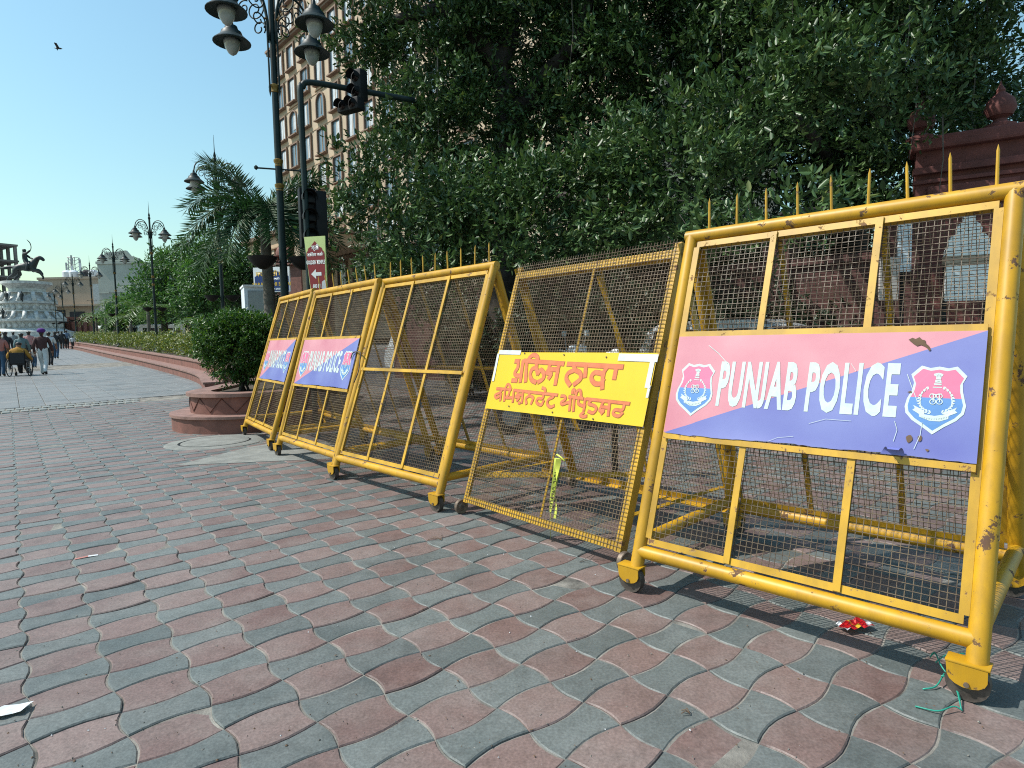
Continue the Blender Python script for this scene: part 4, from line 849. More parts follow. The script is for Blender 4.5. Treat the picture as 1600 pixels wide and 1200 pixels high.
# tapering direction board on the mast
b0 = at(493, 414, TLY-.12); hh = .40; t = thing('direction_sign', 'tall red and lime GOLDEN TEMPLE direction board on the traffic light mast', 'sign', (b0[0], TLY-.12, b0[2]), R(-12))
mb = MB(); pr = [(-.155, hh), (.17, hh), (.17, -hh), (-.085, -hh)]; vs = [(x, y, z) for y in (-.012, .012) for x, z in pr]; mb.add(vs, [(0, 3, 2, 1), (4, 5, 6, 7), (0, 1, 5, 4), (1, 2, 6, 5), (2, 3, 7, 6), (3, 0, 4, 7)]); brd = mb.build('board', 'sign_lime', t)
red = [(-.075, -.395), (.15, -.395), (.155, .14), (.15, .18), (.125, .20), (.115, .235), (.075, .255), (.05, .29), (.01, .335), (-.03, .29), (-.06, .255), (-.095, .235), (-.105, .20), (-.125, .18), (-.13, .14)]
mb = MB(); mb.add([(x, -.0145, z) for x, z in red], [tuple(range(len(red)-1, -1, -1))]); mb.build('red_field', 'sign_red', brd)
XZ = Matrix.Rotation(math.pi/2, 4, 'X')
def tz(x, z, y=-.0165): return Matrix.Translation((x, y, z)) @ XZ
for body, z, sz, xs, bd in (('ਸ੍ਰੀ', .215, .085, .9, .002), ('ਹਰਿਮੰਦਰ ਸਾਹਿਬ', .125, .060, .72, .0015), ('GOLDEN TEMPLE', .012, .075, .50, .003), ('600 M', -.325, .075, .62, .003)):
    text_mesh(body, brd, tz(.012, z), 'sign_white', 'lettering', xs, sz, bd)
ar = [(-.075, -.13), (.0, -.06), (.0, -.105), (.085, -.105), (.085, -.155), (.0, -.155), (.0, -.20)]
mb = MB(); mb.add([(x+.01, -.0165, z) for x, z in ar], [tuple(range(len(ar)))]); mb.build('arrow', 'sign_white', brd)
mb = MB(); mb.add([(.10, -.0175, -.24), (.155, -.0175, -.21), (.16, -.0175, -.36), (.125, -.0175, -.39), (.09, -.019, -.33)], [(4, 3, 2, 1, 0)]); mb.build('peeled_patch', 'paper', brd)
# blue board of the lodge
Yb = 19.0; b0 = at(425, 437, Yb); w2 = (at(455, 437, Yb)[0]-at(395, 437, Yb)[0])/2; h2 = (at(425, 418, Yb)[2]-at(425, 457, Yb)[2])/2
t = thing('lodge_sign', 'blue board with gold and white lettering behind the palm trunk', 'sign', (b0[0], Yb, gz(Yb)), R(-8)); zc = b0[2]-gz(Yb)
mb = MB(); mb.box((0, 0, zc), (2*w2, .06, 2*h2)); brd = mb.build('board', 'sign_white', t)
bl = [(-w2*.93, -h2*.92), (w2*.95, -h2*.92), (w2*.95, h2*.25), (w2*.70, h2*.42), (w2*.55, h2*.58), (w2*.25, h2*.66), (0, h2*.82), (-w2*.25, h2*.66), (-w2*.55, h2*.58), (-w2*.72, h2*.42), (-w2*.93, h2*.25)]
mb = MB(); mb.add([(x, -.033, zc+z) for x, z in bl], [tuple(range(len(bl)))]); mb.build('blue_field', 'sign_blue', brd)
for body, z, sz, m in (('ਸਾਰਾਗੜ੍ਹੀ ਸਰਾਂ', .30, .24, 'sign_gold'), ('ਅਮ੍ਰਿਤਸਰ ਸਾਹਿਬ', -.02, .11, 'sign_white'), ('SARAGARHI SARAI', -.50, .20, 'sign_gold'), ('SRI AMRITSAR SAHIB', -.82, .09, 'sign_white')):
    text_mesh(body, brd, Matrix.Translation((0, -.037, zc+z*h2)) @ XZ, m, 'lettering', 1.0, sz*h2*2, .004)
for x in (-w2*.8, w2*.8):
    mb = MB(); mb.tube([(x, .06, 0), (x, .06, zc+h2)], .04, 8); mb.build('post', 'steel_grey', t)
# white cabin
Yc = 17.5; a_ = at(366, 490, Yc); b_ = at(404, 448, Yc); cw = b_[0]-a_[0]; ctop = at(385, 448, Yc)[2]-gz(Yc)
t = thing('guard_cabin', 'white box cabin with a big pale window standing behind the bush', 'cabin', ((a_[0]+b_[0])/2+.1, Yc+.5, gz(Yc)), R(28))
mb = MB(); mb.box((0, 0, ctop/2), (cw*1.05, 1.0, ctop), bevel=.02); cb = mb.build('body', 'cabin_white', t, 30)
mb = MB(); mb.box((0, 0, ctop+.02), (cw*1.12, 1.1, .05)); mb.build('roof', 'sign_white', t)
mb = MB(); mb.box((0, -.505, ctop-.42), (cw*.80, .02, .62)); wf = mb.build('window', 'steel_grey', t); mb = MB(); mb.box((0, -.52, ctop-.42), (cw*.72, .012, .54)); mb.build('pane', 'lamp_globe', wf)
# ------------------------------------------------------------------ long median planter, hedge and young palms
lx = [lamp_xy[1]]+lamp_xy[2:6]; path = []
pre = [(lx[0][0]+2.6, lx[0][1]-4.2)]
for x, y in pre+lx: path.append((x-.95, y-.55))
path = [np.array(p) for p in crom(path, 5)]
def strip(name, off0, off1, z0, z1, m, parent, org, bev=0):
    mb = MB(); n = len(path); vs = []
    for k in range(n):
        tt = path[min(k+1, n-1)]-path[max(k-1, 0)]; tt /= np.linalg.norm(tt); nr = np.array([tt[1], -tt[0]])
        for o, z in ((off0, z0), (off0, z1), (off1, z1), (off1, z0)):
            p = path[k]+nr*o; vs.append((p[0]-org[0], p[1]-org[1], gz(path[k][1])+z-org[2]))
    fs = [(k*4+a, k*4+(a+1) % 4, (k+1)*4+(a+1) % 4, (k+1)*4+a) for k in range(n-1) for a in range(4)]+[(0, 1, 2, 3), ((n-1)*4+3, (n-1)*4+2, (n-1)*4+1, (n-1)*4)]
    mb.add(vs, fs); return mb.build(name, m, parent)
org = (path[0][0], path[0][1], gz(path[0][1])); mp_ = thing('median_planter', 'long low red sandstone planter wall stepping along the plaza', 'planter', org)
strip('lower_tier', 0, 2.4, -.1, .22, 'sandstone', mp_, org); strip('lower_ledge', -.04, .55, .222, .262, 'sandstone_cap', mp_, org)
strip('upper_tier', .42, 2.3, .15, .50, 'sandstone', mp_, org); strip('coping', .38, .66, .502, .55, 'sandstone_cap', mp_, org); strip('soil', .62, 2.25, .40, .515, 'soil', mp_, org)
hd = thing('hedge', 'yellow-green clipped hedge growing along the median planter', 'hedge', (org[0], org[1], org[2]+.5))
Tp, Td = [], []
for k in range(len(path)-1):
    seg = path[k+1]-path[k]; ln_ = np.linalg.norm(seg); nr = np.array([seg[1], -seg[0]])/ln_; m_ = int(ln_*(95 if k < 12 else 55))
    a = rng.uniform(0, 1, m_); o = rng.uniform(.72, 1.7, m_); z = .5+.85*np.sqrt(rng.uniform(0, 1, m_))*(1+.18*np.sin(a*9+k*2.1))
    xy = path[k]+seg*a[:, None]+nr*o[:, None]; gzv = np.array([gz(v) for v in xy[:, 1]])
    Tp.append(np.stack([xy[:, 0]-org[0], xy[:, 1]-org[1], gzv+z-org[2]-.5], 1)); dd = rng.normal(0, .5, (m_, 3)); dd[:, 2] += .6; dd[:, 0] -= .5; Td.append(dd/np.linalg.norm(dd, axis=1, keepdims=True))
o = leaf_mesh('foliage', *rosettes(np.concatenate(Tp), np.concatenate(Td), 5, .15), 'leaf_hedge', parent=hd, simple=True); o['kind'] = 'stuff'

def frond(ln, droop, n=34, plume=True, leaf=.42, wid=.05, a_up=1.0):
    """one palm frond along +x: rachis points and leaflets (P, D, U, size)"""
    q = np.linspace(0, 1, n); X = ln*(q-.12*droop*q**2); Z = ln*(a_up*.55*q-droop*q**2); S = np.stack([X, np.zeros(n), Z], 1)
    T = np.gradient(S, axis=0); T /= np.linalg.norm(T, axis=1, keepdims=True); P, D, U, sz = [], [], [], []
    for k in range(4, n):
        side = np.array([0, 1., 0]); upv = np.cross(T[k], side)
        for s in (-1, 1):
            for pl_ in ((0.0, .55, -.5) if plume else (0.05,)):
                b = rng.normal(0, .14); D.append(T[k]*.55+side*s*(.95-abs(pl_)*.5)-upv*(pl_+b)+np.array([0, 0, -.10])); P.append(S[k]+T[k]*rng.normal(0, ln/n*.4)); U.append(T[k]); sz.append(leaf*(1-.55*abs(q[k]-.45))*rng.uniform(.75, 1.1))
    return S, np.array(P), np.array(D), np.array(U), np.array(sz)
def palm(label, base, h, r, fronds, mleaf, group=None, leaf=.42, wid=.10, lean=(0, 0), n=34, plume=True, mtrunk='palm_bark', rt=1.0, fr_n=None):
    t = thing('palm_tree', label, 'palm tree', base, 0, group); top = Vector((lean[0], lean[1], h))
    mb = MB(); pts = [Vector((0, 0, -.1)), top*.3, top*.65, top]; rs = [.15*rt, .125*rt, .11*rt, .085*rt]
    P = crom(pts, 8); mb.tube(P, [float(np.interp(k/(len(P)-1), [0, .33, .66, 1], rs))*(1+.03*(k % 2)) for k in range(len(P))], 12); mb.build('trunk', mtrunk, t, True)
    for az, ln_, a_up, droop in fronds:
        S, P, D, U, sz = frond(ln_, droop, n, plume, leaf, wid, a_up); M = np.array(Matrix.Rotation(R(az), 3, 'Z')); tp = np.array(top)
        mb = MB(); mb.tube([Vector(M @ s+tp) for s in S[::3]], [.018*rt*(1-.85*k/len(S[::3])) for k in range(len(S[::3]))], 5); fr = mb.build('frond', mleaf, t, True)
        o = leaf_mesh('leaflets', P @ M.T+tp, D @ M.T, U @ M.T, sz, mleaf, wid=wid, parent=fr, simple=True, fold=.04); o['kind'] = 'stuff'
    return t
YP = 12.3; pb = base_at(427, YP); ph = at(412, 330, YP)[2]
palm('plume leaved palm tree rising behind the round planter', (pb.x, pb.y, .45), ph-.45, 1, [(178, 1.65, 1.5, .75), (200, 1.7, 1.0, 1.0), (222, 1.45, .5, 1.15), (165, 1.35, 2.4, .55), (40, 1.25, 2.1, .5), (10, 1.6, 1.1, 1.0), (25, 1.5, .5, 1.0), (-40, 1.3, .7, 1.15), (250, 1.2, .6, 1.2), (125, 1.4, 1.0, 1.0), (80, 1.4, 1.1, .9), (300, 1.2, 1.0, 1.1)],
     'leaf_palm', leaf=.46, wid=.080, n=56, lean=(at(412, 330, YP)[0]-pb.x, 0), rt=.95)
for k, (u, Y, h, lab) in enumerate(((135, 52, 2.4, 'young palm nearest the white pedestal'), (148, 47, 2.1, 'young palm right under the lamp before the dark panel'), (164, 43, 3.0, 'young palm with the highest arching frond'), (207, 33, 2.3, 'young palm in front of the parked buses'), (288, 26, 1.35, 'small young palm behind the hedge by the leafy trees'), (183, 39, 1.9, 'young palm beside the lamp before the blank building'))):
    b = base_at(u, Y); palm(lab, (b.x+.6, b.y+.6, b.z+.4), h, 1, [(az+k*17, rng.uniform(1.4, 2.0), rng.uniform(.9, 1.6), rng.uniform(.7, 1.2)) for az in range(0, 360, 40)], 'leaf_young_palm', 'young palms along the median', .55, .09, n=16, plume=False, rt=.8)

# ------------------------------------------------------------------ background trees
def tree(name, label, base, blobs, mleaf, size, n, trunk_r=.25, group=None, per=7, simple=True, limbs=True, mbark='bark', twig=0, clump=0, cr=.2):
    """blobs in world coordinates (centre, radii)"""
    t = thing(name, label, 'tree', base, 0, group); b = np.array(base); TP, TD = [], []
    vol = [np.prod(r)**(2/3) for c, r in blobs]; tot = sum(vol)
    for (c, r), v in zip(blobs, vol):
        P, D = blob_twigs(np.array(c)-b, r, max(20, int(n*v/tot)), .45, clump=clump, cr=cr); TP.append(P); TD.append(D)
    TP = np.concatenate(TP); TD = np.concatenate(TD)
    o = leaf_mesh('crown', *rosettes(TP, TD, per, size), mleaf, parent=t, simple=simple); o['kind'] = 'stuff'
    hub = np.mean([np.array(c)-b for c, r in blobs], 0); fork = np.array([hub[0]*.3, hub[1]*.3, max(.8, hub[2]*.5)])
    mb = limb([(0, 0, -.2), fork*.5+np.array([.05, 0, 0]), fork], trunk_r, trunk_r*.7); mb.build('trunk', mbark, t, True)
    if limbs:
        for c, r in blobs:
            e = np.array(c)-b; mid = (fork+e)/2+np.array([0, 0, .15*np.linalg.norm(e-fork)]); mb = limb([fork-np.array([0, 0, .1]), mid, e], trunk_r*.45, trunk_r*.12, 7); mb.build('limb', mbark, t, True)
    if twig:
        k = rng.choice(len(TP), min(twig, len(TP)), False); twig_mesh('twigs', TP[k], TD[k], size*4, .006, mbark, t)
    return t
def blob(u, v, Y, r): return (at(u, v, Y), r if hasattr(r, '__len__') else (r, r, r*.85))
tree('leafy_tree', 'broad green tree behind the buses, left of the palm fronds', base_at(258, 47), [blob(235, 448, 47, 1.9), blob(262, 420, 47, 2.2), blob(250, 475, 46, 1.9), blob(285, 450, 47, 2.2), blob(225, 480, 47, 1.4), blob(270, 405, 48, 1.4)], 'leaf_tree', .30, 1500, .3, 'trees behind the median')
tree('leafy_tree', 'taller green tree directly behind the second street lamp', base_at(318, 40), [blob(305, 400, 40, 1.7), blob(335, 392, 40, 2.0), blob(320, 440, 39, 2.0), blob(345, 430, 40, 2.1), blob(296, 475, 39, 1.5), blob(330, 480, 39, 1.6), blob(365, 415, 41, 1.8)], 'leaf_tree', .27, 1700, .28, 'trees behind the median')
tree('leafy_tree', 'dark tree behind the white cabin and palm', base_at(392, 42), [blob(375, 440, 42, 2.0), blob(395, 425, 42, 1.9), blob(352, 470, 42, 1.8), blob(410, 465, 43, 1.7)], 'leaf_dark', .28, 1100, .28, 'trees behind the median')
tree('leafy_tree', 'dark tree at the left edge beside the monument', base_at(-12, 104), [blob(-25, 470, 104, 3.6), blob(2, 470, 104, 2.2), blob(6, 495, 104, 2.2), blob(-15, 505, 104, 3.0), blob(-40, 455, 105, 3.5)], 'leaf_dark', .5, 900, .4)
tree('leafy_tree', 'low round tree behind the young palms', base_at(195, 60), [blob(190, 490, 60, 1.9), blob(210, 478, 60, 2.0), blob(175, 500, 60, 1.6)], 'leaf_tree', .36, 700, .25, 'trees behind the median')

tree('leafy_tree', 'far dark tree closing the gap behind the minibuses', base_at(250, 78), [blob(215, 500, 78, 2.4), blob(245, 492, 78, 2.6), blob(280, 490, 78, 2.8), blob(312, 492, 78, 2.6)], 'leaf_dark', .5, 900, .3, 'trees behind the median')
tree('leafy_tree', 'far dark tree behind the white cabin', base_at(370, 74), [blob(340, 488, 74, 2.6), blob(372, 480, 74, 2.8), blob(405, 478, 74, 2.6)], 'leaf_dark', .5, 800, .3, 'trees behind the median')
for k, (u, Y, w_, lab) in enumerate(((735, 13.0, .9, 'added dark shrub standing in for shade behind the signless barrier'), (850, 11.8, 1.0, 'added dark shrub standing in for shade behind the left half of the Gurmukhi board barrier'), (960, 11.2, 1.0, 'added dark shrub standing in for shade behind the right half of the Gurmukhi board barrier'), (1080, 11.4, 1.0, 'added dark shrub standing in for shade behind the left edge of the near barrier'), (1210, 11.3, 1.0, 'added dark shrub standing in for shade behind the white hatchback'), (1330, 10.9, .9, 'added dark shrub standing in for shade beside the gate wall'))):
    b = base_at(u, Y); bush('shade_filler', lab, (b.x, b.y, b.z), (w_, w_, w_*1.15), 620, 'leaf_dark', .13, cat='shrub', stems=4, group='shrubs added as shade under the fig trees')  # deep shade behind the barriers comes from these added near-black shrubs
# ------------------------------------------------------------------ great fig trees
fL, fR = [], []
skirt = [(545, 345, 10.2, .42), (575, 300, 10.6, .55), (620, 275, 10.4, .75), (620, 350, 10.0, .7), (650, 410, 9.6, .60), (690, 330, 9.8, .85), (700, 400, 9.4, .6), (760, 365, 9.4, .75), (770, 290, 10, .85), (840, 340, 9.3, .8), (830, 400, 9, .55), (900, 290, 9.4, .9), (920, 370, 8.8, .65), (970, 250, 9.2, .85), (980, 340, 8.6, .65)]
skirtR = [(1050, 230, 8.8, .8), (1060, 320, 8.2, .55), (1130, 190, 8.6, .8), (1130, 280, 7.8, .62), (1200, 150, 8.4, .7), (1170, 345, 6.6, .40), (1235, 330, 6.4, .36), (1280, 320, 6.6, .32), (1260, 120, 8.2, .62), (1330, 145, 7.8, .55), (1300, 90, 8.5, .6), (1390, 170, 8.4, .45), (1400, 110, 8.2, .5)]
for a in skirt: fL.append(blob(*a))
for a in skirtR: fR.append(blob(*a))
for u, v, Y, r in [(555, 40, 12.4, .75), (600, 70, 12.5, .8), (665, 170, 12, .8), (585, -40, 13, .9), (665, 20, 12.5, 1.1), (680, 130, 12.8, 1.1), (690, 220, 12.4, 1.0), (750, -20, 13, 1.4), (770, 190, 13.6, 1.3), (840, 60, 13, 1.3), (850, 200, 13.8, 1.2), (920, -20, 12.5, 1.4), (940, 130, 13, 1.3), (640, -130, 13, 1.6), (820, -160, 13, 1.9), (700, -260, 13, 2.0), (930, 330, 13, 1.2), (800, 310, 13.5, 1.3), (690, 330, 13.5, 1.1)]: fL.append(blob(u, v, Y, r))
for u, v, Y, r in [(1020, 40, 12.5, 1.4), (1060, 150, 12.6, 1.3), (1130, -40, 12, 1.5), (1160, 90, 12.4, 1.2), (1240, 0, 11.5, 1.3), (1270, 190, 11.6, 1.2), (1340, -20, 11, 1.3), (1370, 120, 11.4, 1.0), (1350, 230, 11, .9), (1430, 20, 10.6, 1.2), (1460, 120, 11, .8), (1510, -10, 10.4, 1.0), (1520, 85, 10.6, .7), (1480, -90, 11, 1.6), (1250, -180, 12, 2.0), (1050, -190, 13, 2.2), (1180, 260, 11.5, 1.1), (1060, 330, 12, 1.1), (1300, 300, 11, .9), (1390, 300, 10.6, .6), (1500, 130, 10.9, .5)]: fR.append(blob(u, v, Y, r))
for u, v, Y, r in [(600, 400, 14.5, .9), (660, 440, 15, .8), (740, 420, 15, .9), (830, 420, 15, .9), (920, 420, 15, .9), (640, 240, 12.8, .9), (720, 60, 12, .9), (730, 160, 12, .9), (830, 150, 12, .9), (870, 20, 12, 1.0), (990, 420, 14.5, .9), (860, 270, 12, 1.0), (960, 60, 12, 1.0), (980, 200, 12, .9), (640, 470, 15.5, .8), (720, 470, 15, .8), (800, 465, 14.6, .8), (880, 460, 14.2, .8), (970, 460, 13.9, .8)]: fL.append(blob(u, v, Y, r))  # the last low blobs are added to darken the view behind the barriers
for u, v, Y, r in [(1080, 420, 14, 1.0), (1180, 400, 13.5, 1.0), (1280, 390, 13, .9), (1370, 360, 12.5, .9), (1200, 20, 11, 1.0), (1210, 200, 11.4, 1.0), (1300, 130, 11, .9), (1430, 190, 11.8, .8), (1500, 130, 11.8, .9), (1570, 150, 11.6, .6), (1640, 180, 11.4, .6), (1440, 90, 9.3, .5), (1470, 170, 9.0, .35), (1540, 60, 9.6, .55), (1400, 240, 10.4, .6), (1100, 60, 11.8, 1.0), (1420, -60, 10.2, 1.0), (1320, -40, 9.2, 1.1), (1400, 10, 9.2, .8), (1250, -100, 9, 1.2), (1480, -70, 9, 1.0), (1060, 460, 13.6, .8), (1140, 450, 13.2, .8), (1220, 450, 12.8, .8), (1300, 440, 12.4, .8), (1380, 430, 12, .7)]: fR.append(blob(u, v, Y, r))  # includes blobs added up-sun to shade the gate wall, and low ones for darkness
for X_, Y_, Z_, r_ in ((-3.6, 13.2, 10.2, 1.6), (-2.0, 13, 10.6, 1.8), (-.4, 13.2, 10.4, 1.9), (1.2, 13, 10.6, 1.9), (-1.2, 14.4, 11.5, 1.9), (.8, 14.4, 11.8, 1.9), (-2.8, 12.0, 9.9, 1.3)): fL.append((np.array([X_, Y_, Z_]), (r_, r_, r_*.75)))  # unseen crown above the frame, added to shade the canopy below
for X_, Y_, Z_, r_ in ((2.8, 12.8, 10.4, 1.9), (4.4, 12.4, 10.2, 1.9), (6.0, 12, 9.8, 1.8), (3.6, 14, 11.6, 1.9), (5.2, 11.2, 9.4, 1.4)): fR.append((np.array([X_, Y_, Z_]), (r_, r_, r_*.75)))  # right-hand part of that unseen crown, added for its shade
ft1 = tree('fig_tree', 'huge dark fig tree filling the sky before the tan hotel', (at(790, 545, 12.8)[0], 12.8, gz(12.8)), fL, 'leaf_ficus', .125, 18500, .42, 'great fig trees', per=8, simple=False, twig=700, limbs=False, clump=26, cr=.27)
ft2 = tree('fig_tree', 'huge fig tree hanging over the red gate wall', (at(1330, 530, 12)[0], 12.0, gz(12)), fR, 'leaf_ficus', .125, 18500, .42, 'great fig trees', per=8, simple=False, twig=700, limbs=False, clump=26, cr=.27)
tree('fig_tree', 'added farther fig tree, a dark backing that closes the gaps before the hotel', (at(900, 545, 17.5)[0], 17.5, gz(17.5)), [blob(u, v, Y, r) for u, v, Y, r in [(680, 120, 17.5, 1.7), (700, 300, 17.5, 1.7), (640, 380, 18, 1.3), (800, 60, 17.5, 2.2), (820, 260, 17.5, 2.0), (780, 400, 18, 1.6), (930, 150, 17.5, 2.2), (950, 340, 17.5, 2.0), (900, 430, 18, 1.4), (1060, 60, 17, 2.2), (1080, 250, 17, 2.0), (1060, 400, 17, 1.6), (1200, 150, 16.5, 2.0), (1210, 340, 16, 1.8), (1330, 60, 16, 2.0), (1340, 260, 15.5, 1.8), (1450, 150, 15, 1.6), (1540, 170, 15, .9), (1620, 190, 15, .8), (760, -120, 17, 2.4), (980, -100, 17, 2.4)]], 'leaf_dark', .21, 9000, .4, 'great fig trees', per=6, limbs=False)  # dense backing added to keep the gaps between the crowns dark
def big_limb(t, pts, r0, r1):
    b = np.array(t.location); mb = limb([np.array(p)-b for p in pts], r0, r1, 9, .03); mb.build('limb', 'bark', t, True)
big_limb(ft1, [at(790, 420, 12.8), at(800, 300, 12.7), at(795, 180, 12.6), at(770, 90, 12.4), at(700, 20, 12.2), at(620, 30, 12)], .34, .09)
big_limb(ft1, [at(795, 190, 12.6), at(850, 120, 12.4), at(900, 60, 12), at(930, -40, 12)], .2, .08)
big_limb(ft1, [at(780, 110, 12.4), at(800, 20, 12.6), at(780, -120, 12.8)], .2, .1)
big_limb(ft1, [at(795, 260, 12.6), at(740, 290, 11.6), at(680, 330, 10.4)], .14, .04); big_limb(ft1, [at(800, 280, 12.6), at(860, 300, 11), at(930, 320, 9.5)], .14, .04)
big_limb(ft2, [at(1330, 420, 12), at(1300, 250, 11.8), at(1200, 90, 11.6), at(1170, -60, 11.6)], .36, .16)
big_limb(ft2, [at(1320, 300, 12), at(1390, 160, 11.4), at(1400, 0, 11), at(1420, -120, 11)], .24, .1)
big_limb(ft2, [at(1240, 140, 11.6), at(1150, 160, 10.4), at(1090, 210, 9)], .14, .04); big_limb(ft2, [at(1310, 270, 12), at(1260, 200, 10), at(1230, 180, 8.8)], .12, .03); big_limb(ft2, [at(1320, 330, 12), at(1260, 330, 9), at(1220, 335, 6.8)], .09, .02)
for k in range(46):                                    # aerial roots
    tt, lst = (ft1, fL) if k % 2 else (ft2, fR); c, r = lst[rng.integers(len(lst)//2, len(lst))]; b = np.array(tt.location)
    p = c-b+rng.normal(0, .4, 3)*np.array(r); l = rng.uniform(.7, 2.0); q = rng.normal(0, .05, 4)
    mb = MB(); mb.tube([p, p+np.array([q[0], q[1], -l*.5]), p+np.array([q[2], q[3], -l])], [.012, .008, .003], 4); mb.build('aerial_root', 'root', tt)

# ------------------------------------------------------------------ red gate wall with finials and the boundary wall in the shade
gw = Vector((*at(1424, 545, 9.6)[:2], gz(9.6))); g2 = Vector((*at(1660, 540, 8.7)[:2], 0)); gd = (g2-Vector((gw.x, gw.y, 0))); gl = gd.length*1.5; ga = math.atan2(gd.y, gd.x)
hw = at(1424, 216, 9.6)[2]-gw.z
t = thing('gate_wall', 'tall dark red sandstone gate wall under the fig tree at the right edge', 'wall', gw, ga)
mb = MB(); mb.box((gl/2, .4, hw*.5-.1), (gl, .8, hw-.2)); mb.build('wall_face', 'gate_red', t)
mb = MB(); mb.box((gl/2-.02, .38, hw-.12), (gl+.12, 1.0, .2), bevel=.04); mb.build('coping', 'gate_red', t)
for z, hh_, o in ((hw-.52, .10, .10), (hw-.68, .06, .06), (hw-1.15, .06, .05)):
    mb = MB(); mb.box((gl/2-.01, -o/2+.02, z), (gl+.06, o+.04, hh_), bevel=.012); mb.build('moulding', 'gate_red', t)
for k in range(3):
    mb = MB(); mb.box((.7+k*1.35, -.03, hw-.92), (1.1, .05, .32), bevel=.012); mb.build('raised_panel', 'gate_red', t)
for u, v in ((1456, 205), (1584, 178)):
    p = at(u, v, 9.45 if u < 1500 else 8.95); f = thing('finial', 'lotus bud finial on the gate wall, '+('the left one among the leaves' if u < 1500 else 'the right one at the frame edge'), 'finial', (p[0], p[1]+.25, gw.z+hw-.02), 0, 'gate wall finials')
    mb = MB(); mb.lathe([(.20, 0), (.20, .05), (.10, .09), (.08, .14), (.16, .2)], 14); mb.build('base', 'gate_red', f, 40)
    mb = MB(); mb.lathe([(.15, .18), (.20, .28), (.17, .40), (.09, .48), (.05, .52), (.06, .55), (.02, .62), (.0, .70)], 14); mb.build('bud', 'gate_red', f, 40)
# white painted niche board in front of the gate wall
nb = at(1510, 470, 8.6); zb0 = nb[2]; zt = at(1510, 333, 8.6)[2]; hn = zt-zb0; bw = .31
t = thing('shrine_board', 'white onion-shaped painted board seen through the mesh before the gate wall', 'board', (nb[0], 8.6, 0.0), R(-14))
half = [(.0, 1.0), (.14, .99), (.24, .95), (.22, .90), (.38, .88), (.50, .82), (.46, .77), (.64, .75), (.80, .69), (.78, .63), (.90, .59), (.94, .52)]
poly = [(x*bw, z*hn+zb0) for x, z in half]+[(-x*bw, z*hn+zb0) for x, z in half[::-1]][:-1]
mb = MB(); n = len(poly); mb.add([(x, y, z) for y in (-.03, .03) for x, z in poly], [tuple(range(n)), tuple(range(2*n-1, n-1, -1))]+[(k, n+k, n+(k+1) % n, (k+1) % n) for k in range(n)]); mb.build('dome_panel', 'sign_white', t)
mb = MB(); mb.box((0, 0, zb0+hn*.47), (bw*1.9, .10, hn*.10)); mb.build('band', 'plaster_tan', t)
mb = MB(); mb.box((0, 0, zb0+hn*.21), (bw*1.75, .06, hn*.42), bevel=.02); mb.build('lower_panel', 'sign_white', t)
for x in (-bw*.8, bw*.8): mb = MB(); mb.tube([(x, .06, 0), (x, .06, zb0+hn*.5)], .03, 6); mb.build('leg', 'black_metal', t)
for k, (u, v0, v1, w_, m, lab) in enumerate(((1412, 345, 425, .09, 'cabin_white', 'narrow white board beside the gate wall corner, seen through the mesh'), (1388, 402, 470, .13, 'cloth_pale', 'pinkish notice board left of the gate wall, seen through the mesh'))):
    p0, p1 = at(u, v1, 8.9), at(u, v0, 8.9); t = thing('notice_board', lab, 'board', (p0[0], 8.9, 0), R(-10)); mb = MB(); mb.box((0, 0, (p0[2]+p1[2])/2), (w_*2, .05, p1[2]-p0[2]), bevel=.01); mb.build('panel', m, t)
    mb = MB(); mb.tube([(0, .04, 0), (0, .04, p0[2]+.1)], .03, 6); mb.build('post', 'black_metal', t)
bw0 = np.array([gw.x-.05, gw.y+.25]); bw1 = np.array([-3.2, 18.5]); dv = bw1-bw0; lw_ = np.linalg.norm(dv); dv /= lw_
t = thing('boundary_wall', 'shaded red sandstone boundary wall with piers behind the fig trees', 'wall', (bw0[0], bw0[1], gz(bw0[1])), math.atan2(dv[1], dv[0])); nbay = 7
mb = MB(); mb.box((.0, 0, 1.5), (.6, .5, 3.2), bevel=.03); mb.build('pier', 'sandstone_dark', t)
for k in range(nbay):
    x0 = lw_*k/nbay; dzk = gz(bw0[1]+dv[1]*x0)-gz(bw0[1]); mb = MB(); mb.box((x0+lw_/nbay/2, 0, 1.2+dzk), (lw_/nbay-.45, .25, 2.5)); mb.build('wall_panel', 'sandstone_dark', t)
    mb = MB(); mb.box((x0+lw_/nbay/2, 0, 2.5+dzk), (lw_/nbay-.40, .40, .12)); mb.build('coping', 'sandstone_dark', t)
    mb = MB(); mb.box((x0+.02+lw_/nbay, 0, 1.5+dzk), (.46, .46, 3.1), bevel=.03); mb.build('pier', 'sandstone_dark', t)

